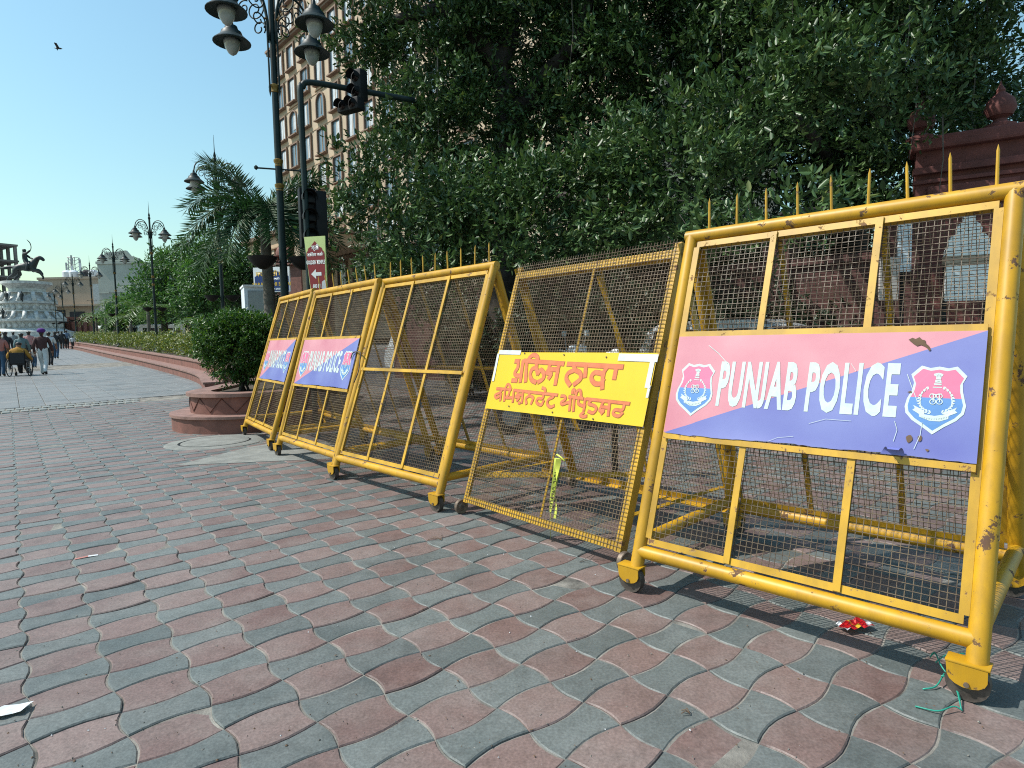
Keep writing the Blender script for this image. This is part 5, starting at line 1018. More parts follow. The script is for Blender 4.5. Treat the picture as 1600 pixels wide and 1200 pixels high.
# ------------------------------------------------------------------ tan hotel
hc = at(446, 545, 65); H0 = np.array([hc[0], 65.0]); HT = np.array([.68, -.733]); HN = np.array([-.733, -.68]); hz0 = gz(65)
def hotel_t(u):
    d = ray(u, 540)[:2]; A_ = np.array([[HT[0], -d[0]], [HT[1], -d[1]]]); return np.linalg.solve(A_, -H0)[0]
t = thing('hotel', 'tall tan hotel with brown framed windows behind the fig tree', 'building', (H0[0], H0[1], hz0), math.atan2(HT[1], HT[0])); HLn = 46.0; HH = 44.0
mb = MB(); mb.box((HLn/2, 7.0, HH/2), (HLn, 14.0, HH)); mb.build('wall', 'hotel_wall', t)
zrow = [at(459, y, 65)[2]-hz0 for y in (65, 110, 160, 210, 259)]; fl = (zrow[0]-zrow[4])/4
rows = [zrow[4]+fl*k for k in range(-4, 8)]
def ring_mesh(w, h, fw, dp, arch=False):
    mb = MB()
    def outl(w, h):
        if not arch: return [(-w/2, -h/2), (w/2, -h/2), (w/2, h/2), (-w/2, h/2)]
        return [(-w/2, -h/2), (w/2, -h/2)]+[(w/2*math.cos(a), h/2-w/2+w/2*math.sin(a)) for a in np.linspace(0, math.pi, 9)]
    o, i = outl(w+2*fw, h+2*fw), outl(w, h); n = len(o); vs = [(x, y, z) for y in (0, -dp) for x, z in o]+[(x, y, z) for y in (-dp, 0) for x, z in i]
    for r in range(3): mb.f += [(r*n+k, r*n+(k+1) % n, (r+1)*n+(k+1) % n, (r+1)*n+k) for k in range(n)]; 
    mb.v = vs; mb.mi = [0]*len(mb.f); return mb, i
def shared(mb, nm, m): me = bpy.data.meshes.new(nm); me.from_pydata([tuple(v) for v in mb.v], [], mb.f); me.materials.append(MAT[m]); me.update(); return me
wm = {}
for ar in (False, True):
    mb, i = ring_mesh(1.42, 2.10, .13, .18, ar); wm[ar] = [('window', shared(mb, 'window', 'hotel_trim'))]
    pm = MB(); pm.add([(x, -.03, z) for x, z in i], [tuple(range(len(i)))]); wm[ar].append(('pane', shared(pm, 'pane', 'window_glass')))
    sm = MB(); sm.box((0, -.20, -1.23), (1.80, .40, .11)); wm[ar].append(('sill', shared(sm, 'sill', 'hotel_trim')))
    cm = MB(); cm.box((.17, -.045, -.02), (.86, .02, 1.8 if not ar else 1.3)); wm[ar].append(('curtain', shared(cm, 'curtain', 'curtain')))
    tr = MB(); tr.box((.04, -.045, 0), (.05, .05, 1.85 if not ar else 1.5)); wm[ar].append(('mullion', shared(tr, 'mullion', 'hotel_trim_light')))
cols = [hotel_t(u) for u in (459, 476, 496, 518, 541, 565, 592, 622, 656, 694, 740)]
for ci, x in enumerate(cols):
    for ri, z in enumerate(rows):
        if z > HH-1.5 or z < 2: continue
        ar = (ri == 5 and ci in (1, 3, 5)) or (ri == 8 and ci in (0, 2)); w0 = link(wm[ar][0][0], wm[ar][0][1], t, (x, -.005, z))
        for nm, me in wm[ar][1:]:
            if nm == 'curtain' and rng.uniform() < .22: continue
            q = link(nm, me, w0)
            if nm == 'curtain': q.scale = (rng.uniform(.35, 1.25), 1, 1); q.location.x = rng.uniform(-.25, .25); q.location.z = .0
        if ar: mb = MB(); mb.box((x, -.06, z+1.55), (2.1, .12, .14)); mb.build('hood', 'hotel_trim_light', t)
for z in (rows[7]+1.75, rows[7]+1.95, rows[1]-1.7): mb = MB(); mb.box((HLn/2-.15, -.15, z), (HLn+.3, .5 if z != rows[7]+1.95 else .8, .22)); mb.build('cornice', 'hotel_trim', t)
for ri in range(1, 11): mb = MB(); mb.box((HLn/2, -.02, rows[ri]-1.75), (HLn, .05, .10)); mb.build('string_course', 'hotel_trim_light', t)
# entrance porch of the hotel
pt = hotel_t(540); mb = MB(); mb.box((pt, -3.2, 7.9), (11, 6.4, 1.0), bevel=.1); po = mb.build('porch_canopy', 'hotel_trim_light', t); mb = MB(); mb.box((pt, -3.3, 8.55), (11.6, 7, .3)); mb.build('canopy_edge', 'hotel_trim', po)
for x in (pt-4.8, pt, pt+4.8): mb = MB(); mb.box((x, -5.8, 3.7), (.9, .9, 7.4)); mb.build('porch_column', 'hotel_wall', t)

# ------------------------------------------------------------------ red domed pavilion behind the palm
Yr = 48; b = base_at(436, Yr); zt = at(436, 414, Yr)[2]-b.z; t = thing('domed_pavilion', 'red sandstone pavilion with a dome behind the palm trunk', 'building', b, R(-20)); ww = 3.2
mb = MB(); mb.box((0, 2, zt/2), (ww*1.5, 4, zt)); mb.build('wall', 'sandstone', t); mb = MB(); mb.box((0, 1.9, zt), (ww*1.6, 4.4, .18)); mb.build('cornice', 'sandstone', t)
for k in range(9): mb = MB(); mb.lathe([(.1, 0), (.13, .12), (.06, .2), (0, .32)], 8, (-ww*.7+k*ww*1.4/8, -.1, zt+.08)); mb.build('merlon', 'sandstone', t)
for k in range(8): a = k*math.pi/4; mb = MB(); mb.tube([(.95*math.cos(a), 1.8+.95*math.sin(a), zt), (.95*math.cos(a), 1.8+.95*math.sin(a), zt+.8)], .09, 8); mb.build('column', 'sandstone', t)
mb = MB(); mb.lathe([(1.25, .78), (1.28, .88), (1.05, .95), (1.08, 1.15), (.95, 1.5), (.62, 1.8), (.25, 1.97), (.08, 2.05), (.1, 2.12), (0, 2.4)], 18, (0, 1.8, zt)); mb.build('dome', 'sandstone', t, 40)
# ------------------------------------------------------------------ figures grown from a joint skeleton
def skin_mesh(joints, edges, radii, sub=1, root=0):
    me = bpy.data.meshes.new('sk'); me.from_pydata([tuple(j) for j in joints], edges, []); o = bpy.data.objects.new('sk', me); COL.objects.link(o)
    md = o.modifiers.new('skin', 'SKIN'); md.use_smooth_shade = True; md.branch_smoothing = .6
    for k, r in enumerate(radii): sv = me.skin_vertices[0].data[k]; sv.radius = r if isinstance(r, tuple) else (r, r); sv.use_root = (k == root)
    o.modifiers.new('sub', 'SUBSURF').levels = sub
    bpy.context.view_layer.update(); out = bpy.data.meshes.new_from_object(o.evaluated_get(bpy.context.evaluated_depsgraph_get()))
    bpy.data.objects.remove(o); bpy.data.meshes.remove(me); out.materials.clear(); return out
def person_mesh(h, shirt, legs, step=.5, seated=False, hair='hair', sleeve=True, lift=.35, shoe='shoe', wide=1.0, arms=0.0):
    """walking towards +y, origin between the feet"""
    k = h/1.75; st = .26*step
    if not seated:
        J = dict(pelvis=(0, 0, .95), waist=(0, .01, 1.10), chest=(0, .02, 1.30), neck=(0, .02, 1.50), head0=(0, .03, 1.58), head=(0, .035, 1.66), crown=(0, .03, 1.72),
            hipL=(-.10, 0, .90), kneeL=(-.105, st*.75+.05, .50), anL=(-.11, st*.9, .09), toeL=(-.12, st*.9+.17, .035), hipR=(.10, 0, .90), kneeR=(.105, -st*.3+.04, .49), anR=(.11, -st*1.1, .09+lift*.14*step), toeR=(.12, -st*1.1+.15, .03),
            shL=(-.185, .02, 1.42), elL=(-.245, -.03-.1*step, 1.14), wrL=(-.25, .06-.1*step, .90), haL=(-.245, .09-.1*step, .80), shR=(.185, .02, 1.42), elR=(.245, .02+.1*step, 1.14), wrR=(.25, .14+.1*step, .92), haR=(.245, .19+.1*step, .83))
    else:
        J = dict(pelvis=(0, 0, .52), waist=(0, .0, .68), chest=(0, .03, .88), neck=(0, .06, 1.07), head0=(0, .09, 1.14), head=(0, .11, 1.21), crown=(0, .12, 1.27),
            hipL=(-.10, .05, .50), kneeL=(-.12, .45, .52), anL=(-.12, .48, .16), toeL=(-.12, .60, .10), hipR=(.10, .05, .50), kneeR=(.12, .45, .52), anR=(.12, .48, .16), toeR=(.12, .60, .10),
            shL=(-.20, .03, .98), elL=(-.33, -.02, .74), wrL=(-.34, .18, .62), haL=(-.33, .26, .62), shR=(.20, .03, .98), elR=(.33, -.02, .74), wrR=(.34, .18, .62), haR=(.33, .26, .62))
    Rd = dict(pelvis=(.175, .125), waist=(.175, .125), chest=(.19, .13), neck=.062, head0=.075, head=(.085, .10), crown=.06, hipL=.105, kneeL=.078, anL=.062, toeL=(.042, .03), hipR=.105, kneeR=.078, anR=.062, toeR=(.042, .03),
        shL=.068, elL=.056, wrL=.042, haL=(.022, .042), shR=.068, elR=.056, wrR=.042, haR=(.022, .042))
    nm = list(J); ix = {n: i for i, n in enumerate(nm)}
    E_ = [('pelvis', 'waist'), ('waist', 'chest'), ('chest', 'neck'), ('neck', 'head0'), ('head0', 'head'), ('head', 'crown')]
    for s in 'LR': E_ += [('pelvis', 'hip'+s), ('hip'+s, 'knee'+s), ('knee'+s, 'an'+s), ('an'+s, 'toe'+s), ('chest', 'sh'+s), ('sh'+s, 'el'+s), ('el'+s, 'wr'+s), ('wr'+s, 'ha'+s)]
    fat = 1.12
    me = skin_mesh([np.array(J[n])*k for n in nm], [(ix[a], ix[b]) for a, b in E_], [tuple(q*k*fat*wide for q in (Rd[n] if isinstance(Rd[n], tuple) else (Rd[n],)*2)) for n in nm], 1)
    seg = [(np.array(J[a])*k, np.array(J[b])*k, a, b) for a, b in E_]; slots = ['skin', hair, shirt, legs, shoe]
    for m in slots: me.materials.append(MAT[m])
    for p in me.polygons:
        c = np.array(p.center); best = min(seg, key=lambda s_: np.linalg.norm(c-(s_[0]+(s_[1]-s_[0])*np.clip(np.dot(c-s_[0], s_[1]-s_[0])/np.dot(s_[1]-s_[0], s_[1]-s_[0]), 0, 1)))); b = best[3]; a = best[2]; mi = 2
        if b in ('head', 'crown') or a == 'head': mi = 1 if c[1] < (J['head'][1]+.055)*k or c[2] > (J['head'][2]+.04)*k else 0
        elif b in ('head0',): mi = 1 if c[1] < .0 else 0
        elif b[:2] == 'wr': mi = 2 if sleeve else 0
        elif b[:2] == 'ha': mi = 0
        elif b[:2] in ('kn', 'an'): mi = 3
        elif b[:3] == 'toe': mi = 4
        elif b[:3] == 'hip': mi = 3
        elif b == 'waist' and c[2] < (J['pelvis'][2]+.02)*k: mi = 3
        p.material_index = mi; p.use_smooth = True
    # ears, nose and eyes
    bm = bmesh.new(); bm.from_mesh(me); hd_ = Vector(J['head'])*k
    for off, sc, mi in (((-.088, .0, -.005), (.014, .026, .036), 0), ((.088, .0, -.005), (.014, .026, .036), 0), ((0, .108, -.012), (.014, .022, .024), 0), ((-.034, .096, .018), (.013, .008, .008), 1), ((.034, .096, .018), (.013, .008, .008), 1), ((0, .098, -.052), (.026, .008, .007), 4)):
        r_ = bmesh.ops.create_uvsphere(bm, u_segments=8, v_segments=5, radius=1.0, matrix=Matrix.Translation(hd_+Vector(off)*k) @ Matrix.Diagonal((sc[0]*k, sc[1]*k, sc[2]*k, 1)))
        for f in set(f for v in r_['verts'] for f in v.link_faces): f.material_index = mi
    # fingers
    for s in (-1, 1):
        hp = Vector(J['haL' if s < 0 else 'haR'])*k
        for q in range(5):
            o_ = Vector((0, (q-2)*.019+.01, -.055-.014*(2-abs(q-2)) if q != 4 else -.02))*k
            bmesh.ops.create_cone(bm, cap_ends=True, segments=6, radius1=.0085*k, radius2=.006*k, depth=.075*k, matrix=Matrix.Translation(hp+o_) @ Matrix.Rotation(.25*(q == 4)*3, 4, 'X'))
    bm.to_mesh(me); bm.free(); me.name = 'body'; return me
def person(label, u, Y, h, shirt, legs, rot=22, turban=None, group='people walking on the plaza', dx=0.0, **kw):
    b = base_at(u, Y); t = thing('person', label, 'person', (b.x+dx, b.y, b.z), R(rot), group); me = person_mesh(h, shirt, legs, **kw); link('body', me, t)
    if turban:
        k = h/1.75; mb = MB(); mb.lathe([(.095, 0), (.128, .03), (.135, .075), (.115, .125), (.07, .155), (0, .165)], 14, (0, .02*k, 1.625*k)); mb.lathe([(.10, .02), (.13, .05), (.12, .10), (.09, .12)], 14, (0.01, .03*k, 1.63*k)); mb.build('turban', turban, t, True)
    return t
person('man in a purple turban, maroon shirt and pale trousers walking away', 66, 23.0, 1.70, 'cloth_maroon', 'cloth_white', turban='cloth_purple', step=.9)
person('person in a salmon shirt and blue jeans cut by the left frame edge', -1, 22.6, 1.62, 'cloth_salmon', 'cloth_jeans', step=.5, sleeve=False)
person('person in black with grey shoulders walking just ahead of the wheelchair', 34, 26, 1.60, 'cloth_teal', 'cloth_black', step=.5)
person('person in dark clothes at the left, behind the salmon shirt', 9, 26.5, 1.68, 'cloth_black', 'cloth_black', step=.4)
person('person in a pink checked shirt beside the man in the purple turban', 46, 31, 1.68, 'cloth_pink', 'cloth_black', step=.4)
person('man in a pale blue T-shirt and black trousers right of the turbaned man', 77, 29, 1.62, 'cloth_white', 'cloth_black', step=.8, sleeve=False)
person('small child in a pale top walking between the adults', 52, 27.5, .98, 'cloth_pale', 'cloth_jeans', step=.6, sleeve=False)
person('person in navy walking far ahead, right of the pale blue T-shirt', 87, 36, 1.62, 'cloth_black', 'cloth_jeans', step=.7)
person('person in dark grey far ahead before the monument', 22, 42, 1.65, 'cloth_grey', 'cloth_black', step=.5)
person('person in grey, leftmost of the far group by the planter', 93, 55, 1.62, 'cloth_grey', 'cloth_teal', step=.5)
person('person in black in the middle of the far group by the planter', 98, 54, 1.62, 'cloth_black', 'cloth_black', step=.5)
person('man in a blue shirt in the far group by the planter', 105, 54.5, 1.68, 'cloth_blue', 'cloth_black', step=.5)
person('child in white beside the far end of the planter', 114, 54, 1.15, 'cloth_white', 'cloth_black', step=.6)
person('person in a yellow head cloth behind the salmon shirt', -2, 30, 1.66, 'cloth_yellow', 'cloth_black', step=.3, turban='cloth_yellow')
# wheelchair and its rider
b = base_at(28, 22.6); wc = thing('wheelchair', 'black wheelchair seen from behind', 'wheelchair', b, R(22))
for s in (-1, 1):
    mb = MB(); mb.tube([(s*.31, .3*math.cos(a), .30+.30*math.sin(a)) for a in np.linspace(0, 2*math.pi, 25)], .018, 6, cap=False); wh = mb.build('wheel', 'rubber', wc, True)
    mb = MB()
    for a in np.linspace(0, math.pi, 7)[:-1]: mb.tube([(s*.31, .3*math.cos(a), .3+.3*math.sin(a)), (s*.31, -.3*math.cos(a), .3-.3*math.sin(a))], .004, 4)
    mb.build('spokes', 'steel_grey', wh)
    mb = MB(); mb.tube([(s*.31, 0, .3), (s*.20, 0, .3)], .02, 6); mb.build('hub', 'steel_grey', wh)
    mb = MB(); mb.tube([(s*.23, -.20, .95), (s*.23, -.16, .90), (s*.23, -.14, .3), (s*.23, .3, .3), (s*.23, .42, .12)], .014, 6); mb.build('frame_tube', 'black_metal', wc, True)
    mb = MB(); mb.tube([(s*.26, -.14, .66), (s*.26, .28, .66)], .02, 6); mb.build('armrest', 'black_metal', wc)
    mb = MB(); mb.lathe([(0, -.02), (.08, -.02), (.08, .02), (0, .02)], 12); mb.v = [(z+s*.23, x+.38, y+.08) for x, y, z in mb.v]; mb.build('front_wheel', 'rubber', wc)
    mb = MB(); mb.box((s*.12, .56, .10), (.16, .18, .02)); mb.build('footrest', 'black_metal', wc)
mb = MB(); mb.box((0, .08, .44), (.44, .42, .05), bevel=.015); mb.build('seat', 'cloth_black', wc); mb = MB(); mb.box((0, -.15, .66), (.44, .03, .40), bevel=.012); mb.build('backrest', 'cloth_black', wc)
t = thing('person', 'person in an ochre shirt sitting in the wheelchair, seen from behind', 'person', b, R(22), 'people walking on the plaza'); link('body', person_mesh(1.72, 'cloth_ochre', 'cloth_black', seated=True, wide=1.12), t)

# ------------------------------------------------------------------ monument
Ym = 88.0; mbase = base_at(50, Ym); kx = Ym/FPX
def mz(v): return at(46, v, Ym)[2]-mbase.z
t = thing('monument_pedestal', 'white marble tiered pedestal carrying the horseman statue', 'pedestal', mbase, R(20))
def tier(nm, prof, seg=32): mb = MB(); mb.lathe([(w*kx, mz(v)) for w, v in prof], seg, a0=.1); return mb.build(nm, 'marble', t, 30)
tier('base_step', [(68, 549), (68, 534), (62, 533), (62, 526)]); tier('base_drum', [(57, 527), (57, 519), (50, 517), (44, 514)]); tier('frieze', [(40, 515), (40, 503.5), (47, 502.5), (47, 499.5)])
tier('flared_tier', [(43, 500), (38, 496), (34, 491), (33, 488.5), (37, 488), (37, 486.5)]); tier('upper_frieze', [(32, 487.5), (32, 476), (37, 475), (37, 472)])
tier('neck', [(33, 472.5), (27, 466), (23, 460), (23, 458.5), (28, 458), (28, 456.5)], 24); tier('collar', [(23, 458), (23, 452), (28, 447), (32, 445), (32, 441), (0, 441)], 24)
for (r, v0, v1, n_) in ((46, 500, 488.5, 18), (36, 472, 458.5, 12)):
    for k in range(n_):
        a = 2*math.pi*k/n_; r2 = r*.83; mb = MB(); mb.tube([(r*kx*math.cos(a), r*kx*math.sin(a), mz(v0)), ((r+r2)/2*kx*math.cos(a)*.98, (r+r2)/2*kx*math.sin(a)*.98, mz((v0+v1)/2+1)), (r2*kx*math.cos(a), r2*kx*math.sin(a), mz(v1))], .26, 6); mb.build('bracket', 'marble', t, True)
for r, v, n_ in ((40.5, 509, 30), (32.5, 481.5, 24)):
    for k in range(n_): a = 2*math.pi*k/n_; mb = MB(); mb.lathe([(0, -.35), (.22, -.25), (.28, .05), (.16, .2), (.13, .34), (0, .42)], 7, (r*kx*math.cos(a), r*kx*math.sin(a), mz(v))); mb.build('relief_figure', 'marble', t, True)
for (u, v, lab) in ((25, 474, 'left bronze figure on the upper ledge of the pedestal'), (46, 474, 'middle bronze figure on the upper ledge of the pedestal'), (66, 474, 'right bronze figure on the upper ledge of the pedestal'), (31, 500, 'bronze figure on the lower ledge, left of two'), (46, 500, 'bronze figure on the lower ledge, right of two')):
    rr_ = 36 if v < 490 else 45; a = math.asin(max(-1, min(1, (u-50)/rr_))); p = Vector((mbase.x+rr_*kx*1.0*math.sin(a), mbase.y-rr_*kx*1.0*math.cos(a), mbase.z+mz(v)))
    f = thing('bronze_figure', lab, 'statue', p, R(180), 'bronze figures on the pedestal'); link('body', person_mesh(1.5, 'bronze', 'bronze', hair='bronze', shoe='bronze', step=.2), f)
    for i_ in range(5): f.children[0].data.materials[i_] = MAT['bronze']
# rearing horse and rider: x forward (to the right), built about 4 m high
sp = Vector((mbase.x, mbase.y, mbase.z+mz(441))); t = thing('horseman_statue', 'dark bronze statue of a rider raising a sword on a galloping horse', 'statue', sp, R(8)); kk = 1.18
hj = dict(rump=(-1.0, 0, 1.75), loin=(-.5, 0, 1.85), back=(.1, 0, 1.85), chest=(.75, 0, 1.95), neck=(1.15, 0, 2.5), poll=(1.5, 0, 3.0), nose=(1.95, 0, 2.75), muzzle=(2.1, 0, 2.5), t1=(-1.35, 0, 1.85), t2=(-2.1, 0, 1.75), t3=(-2.8, 0, 1.65),
  hl=(-1.05, .25, 1.35), kl=(-.75, .27, .95), ol=(-1.4, .27, .5), fl=(-1.55, .27, .05), hr=(-1.05, -.25, 1.35), kr=(-1.1, -.27, .9), or_=(-1.75, -.27, .6), fr=(-1.95, -.27, .12), sl=(.85, .22, 1.45), nl=(1.45, .22, 1.15), gl=(1.75, .22, .6), ql=(1.65, .22, .35), sr=(.85, -.22, 1.45), nr=(1.6, -.22, 1.4), gr=(1.95, -.22, .95), qr=(1.8, -.22, .7))
hr_ = dict(rump=.48, loin=.46, back=.46, chest=.50, neck=.34, poll=.24, nose=.18, muzzle=.13, t1=.16, t2=.2, t3=.06, hl=.3, kl=.2, ol=.11, fl=.1, hr=.3, kr=.2, or_=.11, fr=.1, sl=.22, nl=.14, gl=.09, ql=.1, sr=.22, nr=.14, gr=.09, qr=.1)
he = 'rump-loin loin-back back-chest chest-neck neck-poll poll-nose nose-muzzle rump-t1 t1-t2 t2-t3 rump-hl hl-kl kl-ol ol-fl rump-hr hr-kr kr-or_ or_-fr chest-sl sl-nl nl-gl gl-ql chest-sr sr-nr nr-gr gr-qr'.split()
nmh = list(hj); me = skin_mesh([np.array(hj[n])*kk for n in nmh], [tuple(nmh.index(q) for q in e.split('-')) for e in he], [hr_[n]*kk*1.22 for n in nmh], 1, 2); me.materials.append(MAT['bronze']); link('horse', me, t)
rj = dict(p=(0, 0, 2.35), w=(-.02, 0, 2.75), c=(-.05, 0, 3.15), n=(-.02, 0, 3.5), h=(0, 0, 3.75), tb=(-.02, 0, 3.98), kl=(.55, .45, 2.05), al=(.35, .52, 1.4), tl=(.65, .55, 1.3), kr=(.55, -.45, 2.05), ar=(.35, -.52, 1.4), tr=(.65, -.55, 1.3), sl=(-.02, .3, 3.3), el=(.35, .4, 2.95), hl=(.75, .2, 2.8), sr=(-.02, -.3, 3.3), er=(.5, -.5, 3.35), hr=(.95, -.5, 3.75))
rad = dict(p=.3, w=.26, c=.30, n=.13, h=.19, tb=.2, kl=.18, al=.11, tl=.09, kr=.18, ar=.11, tr=.09, sl=.14, el=.1, hl=.08, sr=.14, er=.1, hr=.09); re_ = 'p-w w-c c-n n-h h-tb p-kl kl-al al-tl p-kr kr-ar ar-tr c-sl sl-el el-hl c-sr sr-er er-hr'.split(); nmr = list(rj)
me = skin_mesh([np.array(rj[n])*kk for n in nmr], [tuple(nmr.index(q) for q in e.split('-')) for e in re_], [rad[n]*kk*1.2 for n in nmr], 1); me.materials.append(MAT['bronze']); link('rider', me, t)
mb = MB(); mb.tube([Vector(p)*kk for p in crom([(.95, -.5, 3.7), (1.05, -.5, 4.1), (.95, -.5, 4.6), (.62, -.5, 5.0)], 5)], [.05]*8+[.055]*4+[.06, .05, .03, .01], 6); mb.build('sword', 'bronze', t, True)

# ------------------------------------------------------------------ far buildings
def frame_building():
    Y = 125; b = base_at(-34, Y); t = thing('unfinished_building', 'grey unfinished concrete building frame behind the monument', 'building', b, R(-32)); top = at(0, 385, Y)[2]-b.z; nf = 6; fh = top/nf; wd = 17; dp = 9
    for k in range(1, nf+1): mb = MB(); mb.box((0, 0, k*fh), (wd+.8, dp+.8, .35)); mb.build('floor_slab', 'concrete_raw', t)
    for i in range(6):
        for j in range(3): mb = MB(); mb.box((-wd/2+wd*i/5, -dp/2+dp*j/2, top/2), (.5, .5, top)); mb.build('column', 'concrete_raw', t)
    for k in range(nf-1):
        for i in range(5): mb = MB(); mb.box((-wd/2+wd*(i+.5)/5, -dp/2+.6, k*fh+fh*.5+.1), (wd/5-.7, .2, fh-.7)); mb.build('infill_wall', 'plaster_tan' if (i+k) % 3 else 'dark_void', t)
    for i in range(9): mb = MB(); x = -wd/2+wd*i/8; mb.tube([(x, -dp/2, top), (x+rng.normal(0, .1), -dp/2, top+rng.uniform(1.2, 3))], .06, 5); mb.build('starter_bar', 'concrete_raw', t)
    return t
frame_building()
def block(name, label, u0, u1, vtop, Y, dep, m, parapet=.4, rot=0.0):
    a, b = base_at(u0, Y), base_at(u1, Y); w = b.x-a.x; zt = at((u0+u1)/2, vtop, Y)[2]-a.z; t = thing(name, label, 'building', ((a.x+b.x)/2, Y, a.z), R(rot)); mb = MB(); mb.box((0, dep/2, zt/2), (w, dep, zt)); mb.build('wall', m, t)
    mb = MB(); mb.box((0, dep/2, zt+parapet/2), (w+.3, dep+.3, parapet)); mb.build('parapet', m, t); return t, w, zt
t, w, zt = block('shop_building', 'long tan flat roofed building behind the street lamps', 68, 172, 436, 110, 12, 'plaster_tan')
for x, z, ww_, hh_ in ((-w*.28, zt*.38, w*.30, zt*.22), (w*.05, zt*.36, w*.22, zt*.2)):
    mb = MB(); mb.box((x, -.05, z), (ww_, .2, hh_)); mb.build('shop_opening', 'dark_void', t)
mb = MB(); mb.box((0, -.6, zt*.56), (w, 1.4, .3)); mb.build('canopy', 'plaster_tan', t); mb = MB(); mb.box((w*.40, -.12, zt*.66), (w*.16, .3, zt*.5)); mb.build('dark_panel', 'steel_grey', t)
for x in (-w*.3, -w*.2, 0, w*.1): mb = MB(); mb.lathe([(.8, 0), (.8, 1.3), (.5, 1.6), (0, 1.7)], 12, (x, 4, zt+.4)); mb.build('water_tank', 'cabin_white' if x else 'dark_void', t, 40)
t, w, zt = block('blank_building', 'blank pale grey building with a stepped gable behind the lamps', 161, 226, 412, 95, 12, 'plaster_pale')
mb = MB(); prof = [(-w/2, zt), (-w/2, zt+.6), (-w*.38, zt+1.0), (-w*.28, zt+1.7), (w*.2, zt+2.0), (w*.3, zt+1.2), (w/2, zt+.8), (w/2, zt)]; n = len(prof); mb.add([(x, y, z) for y in (-.02, .4) for x, z in prof], [tuple(range(n)), tuple(range(2*n-1, n-1, -1))]+[(k, n+k, n+(k+1) % n, (k+1) % n) for k in range(n)]); mb.build('gable', 'plaster_pale', t)
for z in (.35, .62): mb = MB(); mb.box((0, -.03, zt*z), (w, .08, .12)); mb.build('string_course', 'plaster_pale', t)
for x in (-.3, .1, .34): mb = MB(); mb.box((x*w, -.04, zt*.45), (.9, .1, 1.4)); mb.build('vent', 'dark_void', t)
t, w, zt = block('low_wall_building', 'low dark red wall behind the young palms', 96, 170, 499, 92, 3, 'sandstone')
for k in range(8): mb = MB(); mb.box((-w/2+w*(k+.5)/8, -.1, zt*.5), (.5, .3, zt+.6)); mb.build('pier', 'sandstone', t)
Yt = 112; b = base_at(107, Yt); zt0 = at(107, 436, Yt)[2]-b.z; ztp = at(107, 399, Yt)[2]-b.z; t = thing('telecom_mast', 'telecom mast crowded with panel antennas on the tan building', 'mast', (b.x, Yt+3, b.z))
for sx in (-.7, .7):
    for sy in (-.7, .7): mb = MB(); mb.tube([(sx, sy, zt0-3), (sx*.8, sy*.8, ztp)], .07, 6); mb.build('leg', 'steel_grey', t)
for k in range(7):
    z = zt0+(ztp-zt0)*k/6
    for sx, sy, ex, ey in ((-.7, -.7, .7, -.7), (.7, -.7, .7, .7), (-.7, .7, -.7, -.7)): mb = MB(); mb.tube([(sx, sy, z), (ex, ey, min(z+.9, ztp))], .045, 5); mb.build('brace', 'steel_grey', t)
for k in range(10):
    a = k*.63*2; z = zt0+(ztp-zt0)*(.25+.7*rng.uniform()); mb = MB(); mb.box((1.15*math.cos(a), 1.15*math.sin(a), z), (.3, .22, 1.5), Matrix.Rotation(a, 3, 'Z').to_4x4()); mb.build('antenna', 'steel_grey' if k % 3 else 'cabin_white', t)

# ------------------------------------------------------------------ vehicles
def profile_body(mb, prof, w, tumble=None, mi=0):
    """extrude a side profile (x, z) across the width; tumble(z) narrows the upper part"""
    n = len(prof); vs = []
    for q in (-1, -.86, .86, 1):
        for x, z in prof: s = (tumble(z) if tumble else 1); e = 1 if abs(q) < .9 else .975; vs.append((x*(e if abs(q) > .9 else 1), q*w/2*s, z if abs(q) < .9 else z*.985+.01))
    fs = [tuple(range(n-1, -1, -1)), tuple(range(3*n, 4*n))]+[(r*n+k, r*n+(k+1) % n, (r+1)*n+(k+1) % n, (r+1)*n+k) for r in range(3) for k in range(n)]
    return mb.add(vs, fs, mi)
def wheel_part(t, x, y, r, w=.18):
    mb = MB(); l = MB().lathe([(0, -w/2), (r*.6, -w/2), (r*.95, -w/2), (r, -w*.3), (r, w*.3), (r*.95, w/2), (r*.6, w/2), (0, w/2)], 20); mb.add([(x+a, y+c, r+b) for a, b, c in l.v], l.f); wh = mb.build('wheel', 'rubber', t, 40)
    mb = MB(); l = MB().lathe([(0, -w/2-.012), (r*.55, -w/2-.006), (r*.6, 0), (r*.55, w/2+.006), (0, w/2+.012)], 16); mb.add([(x+a, y+c, r+b) for a, b, c in l.v], l.f); mb.build('rim', 'steel_grey', wh, 40)
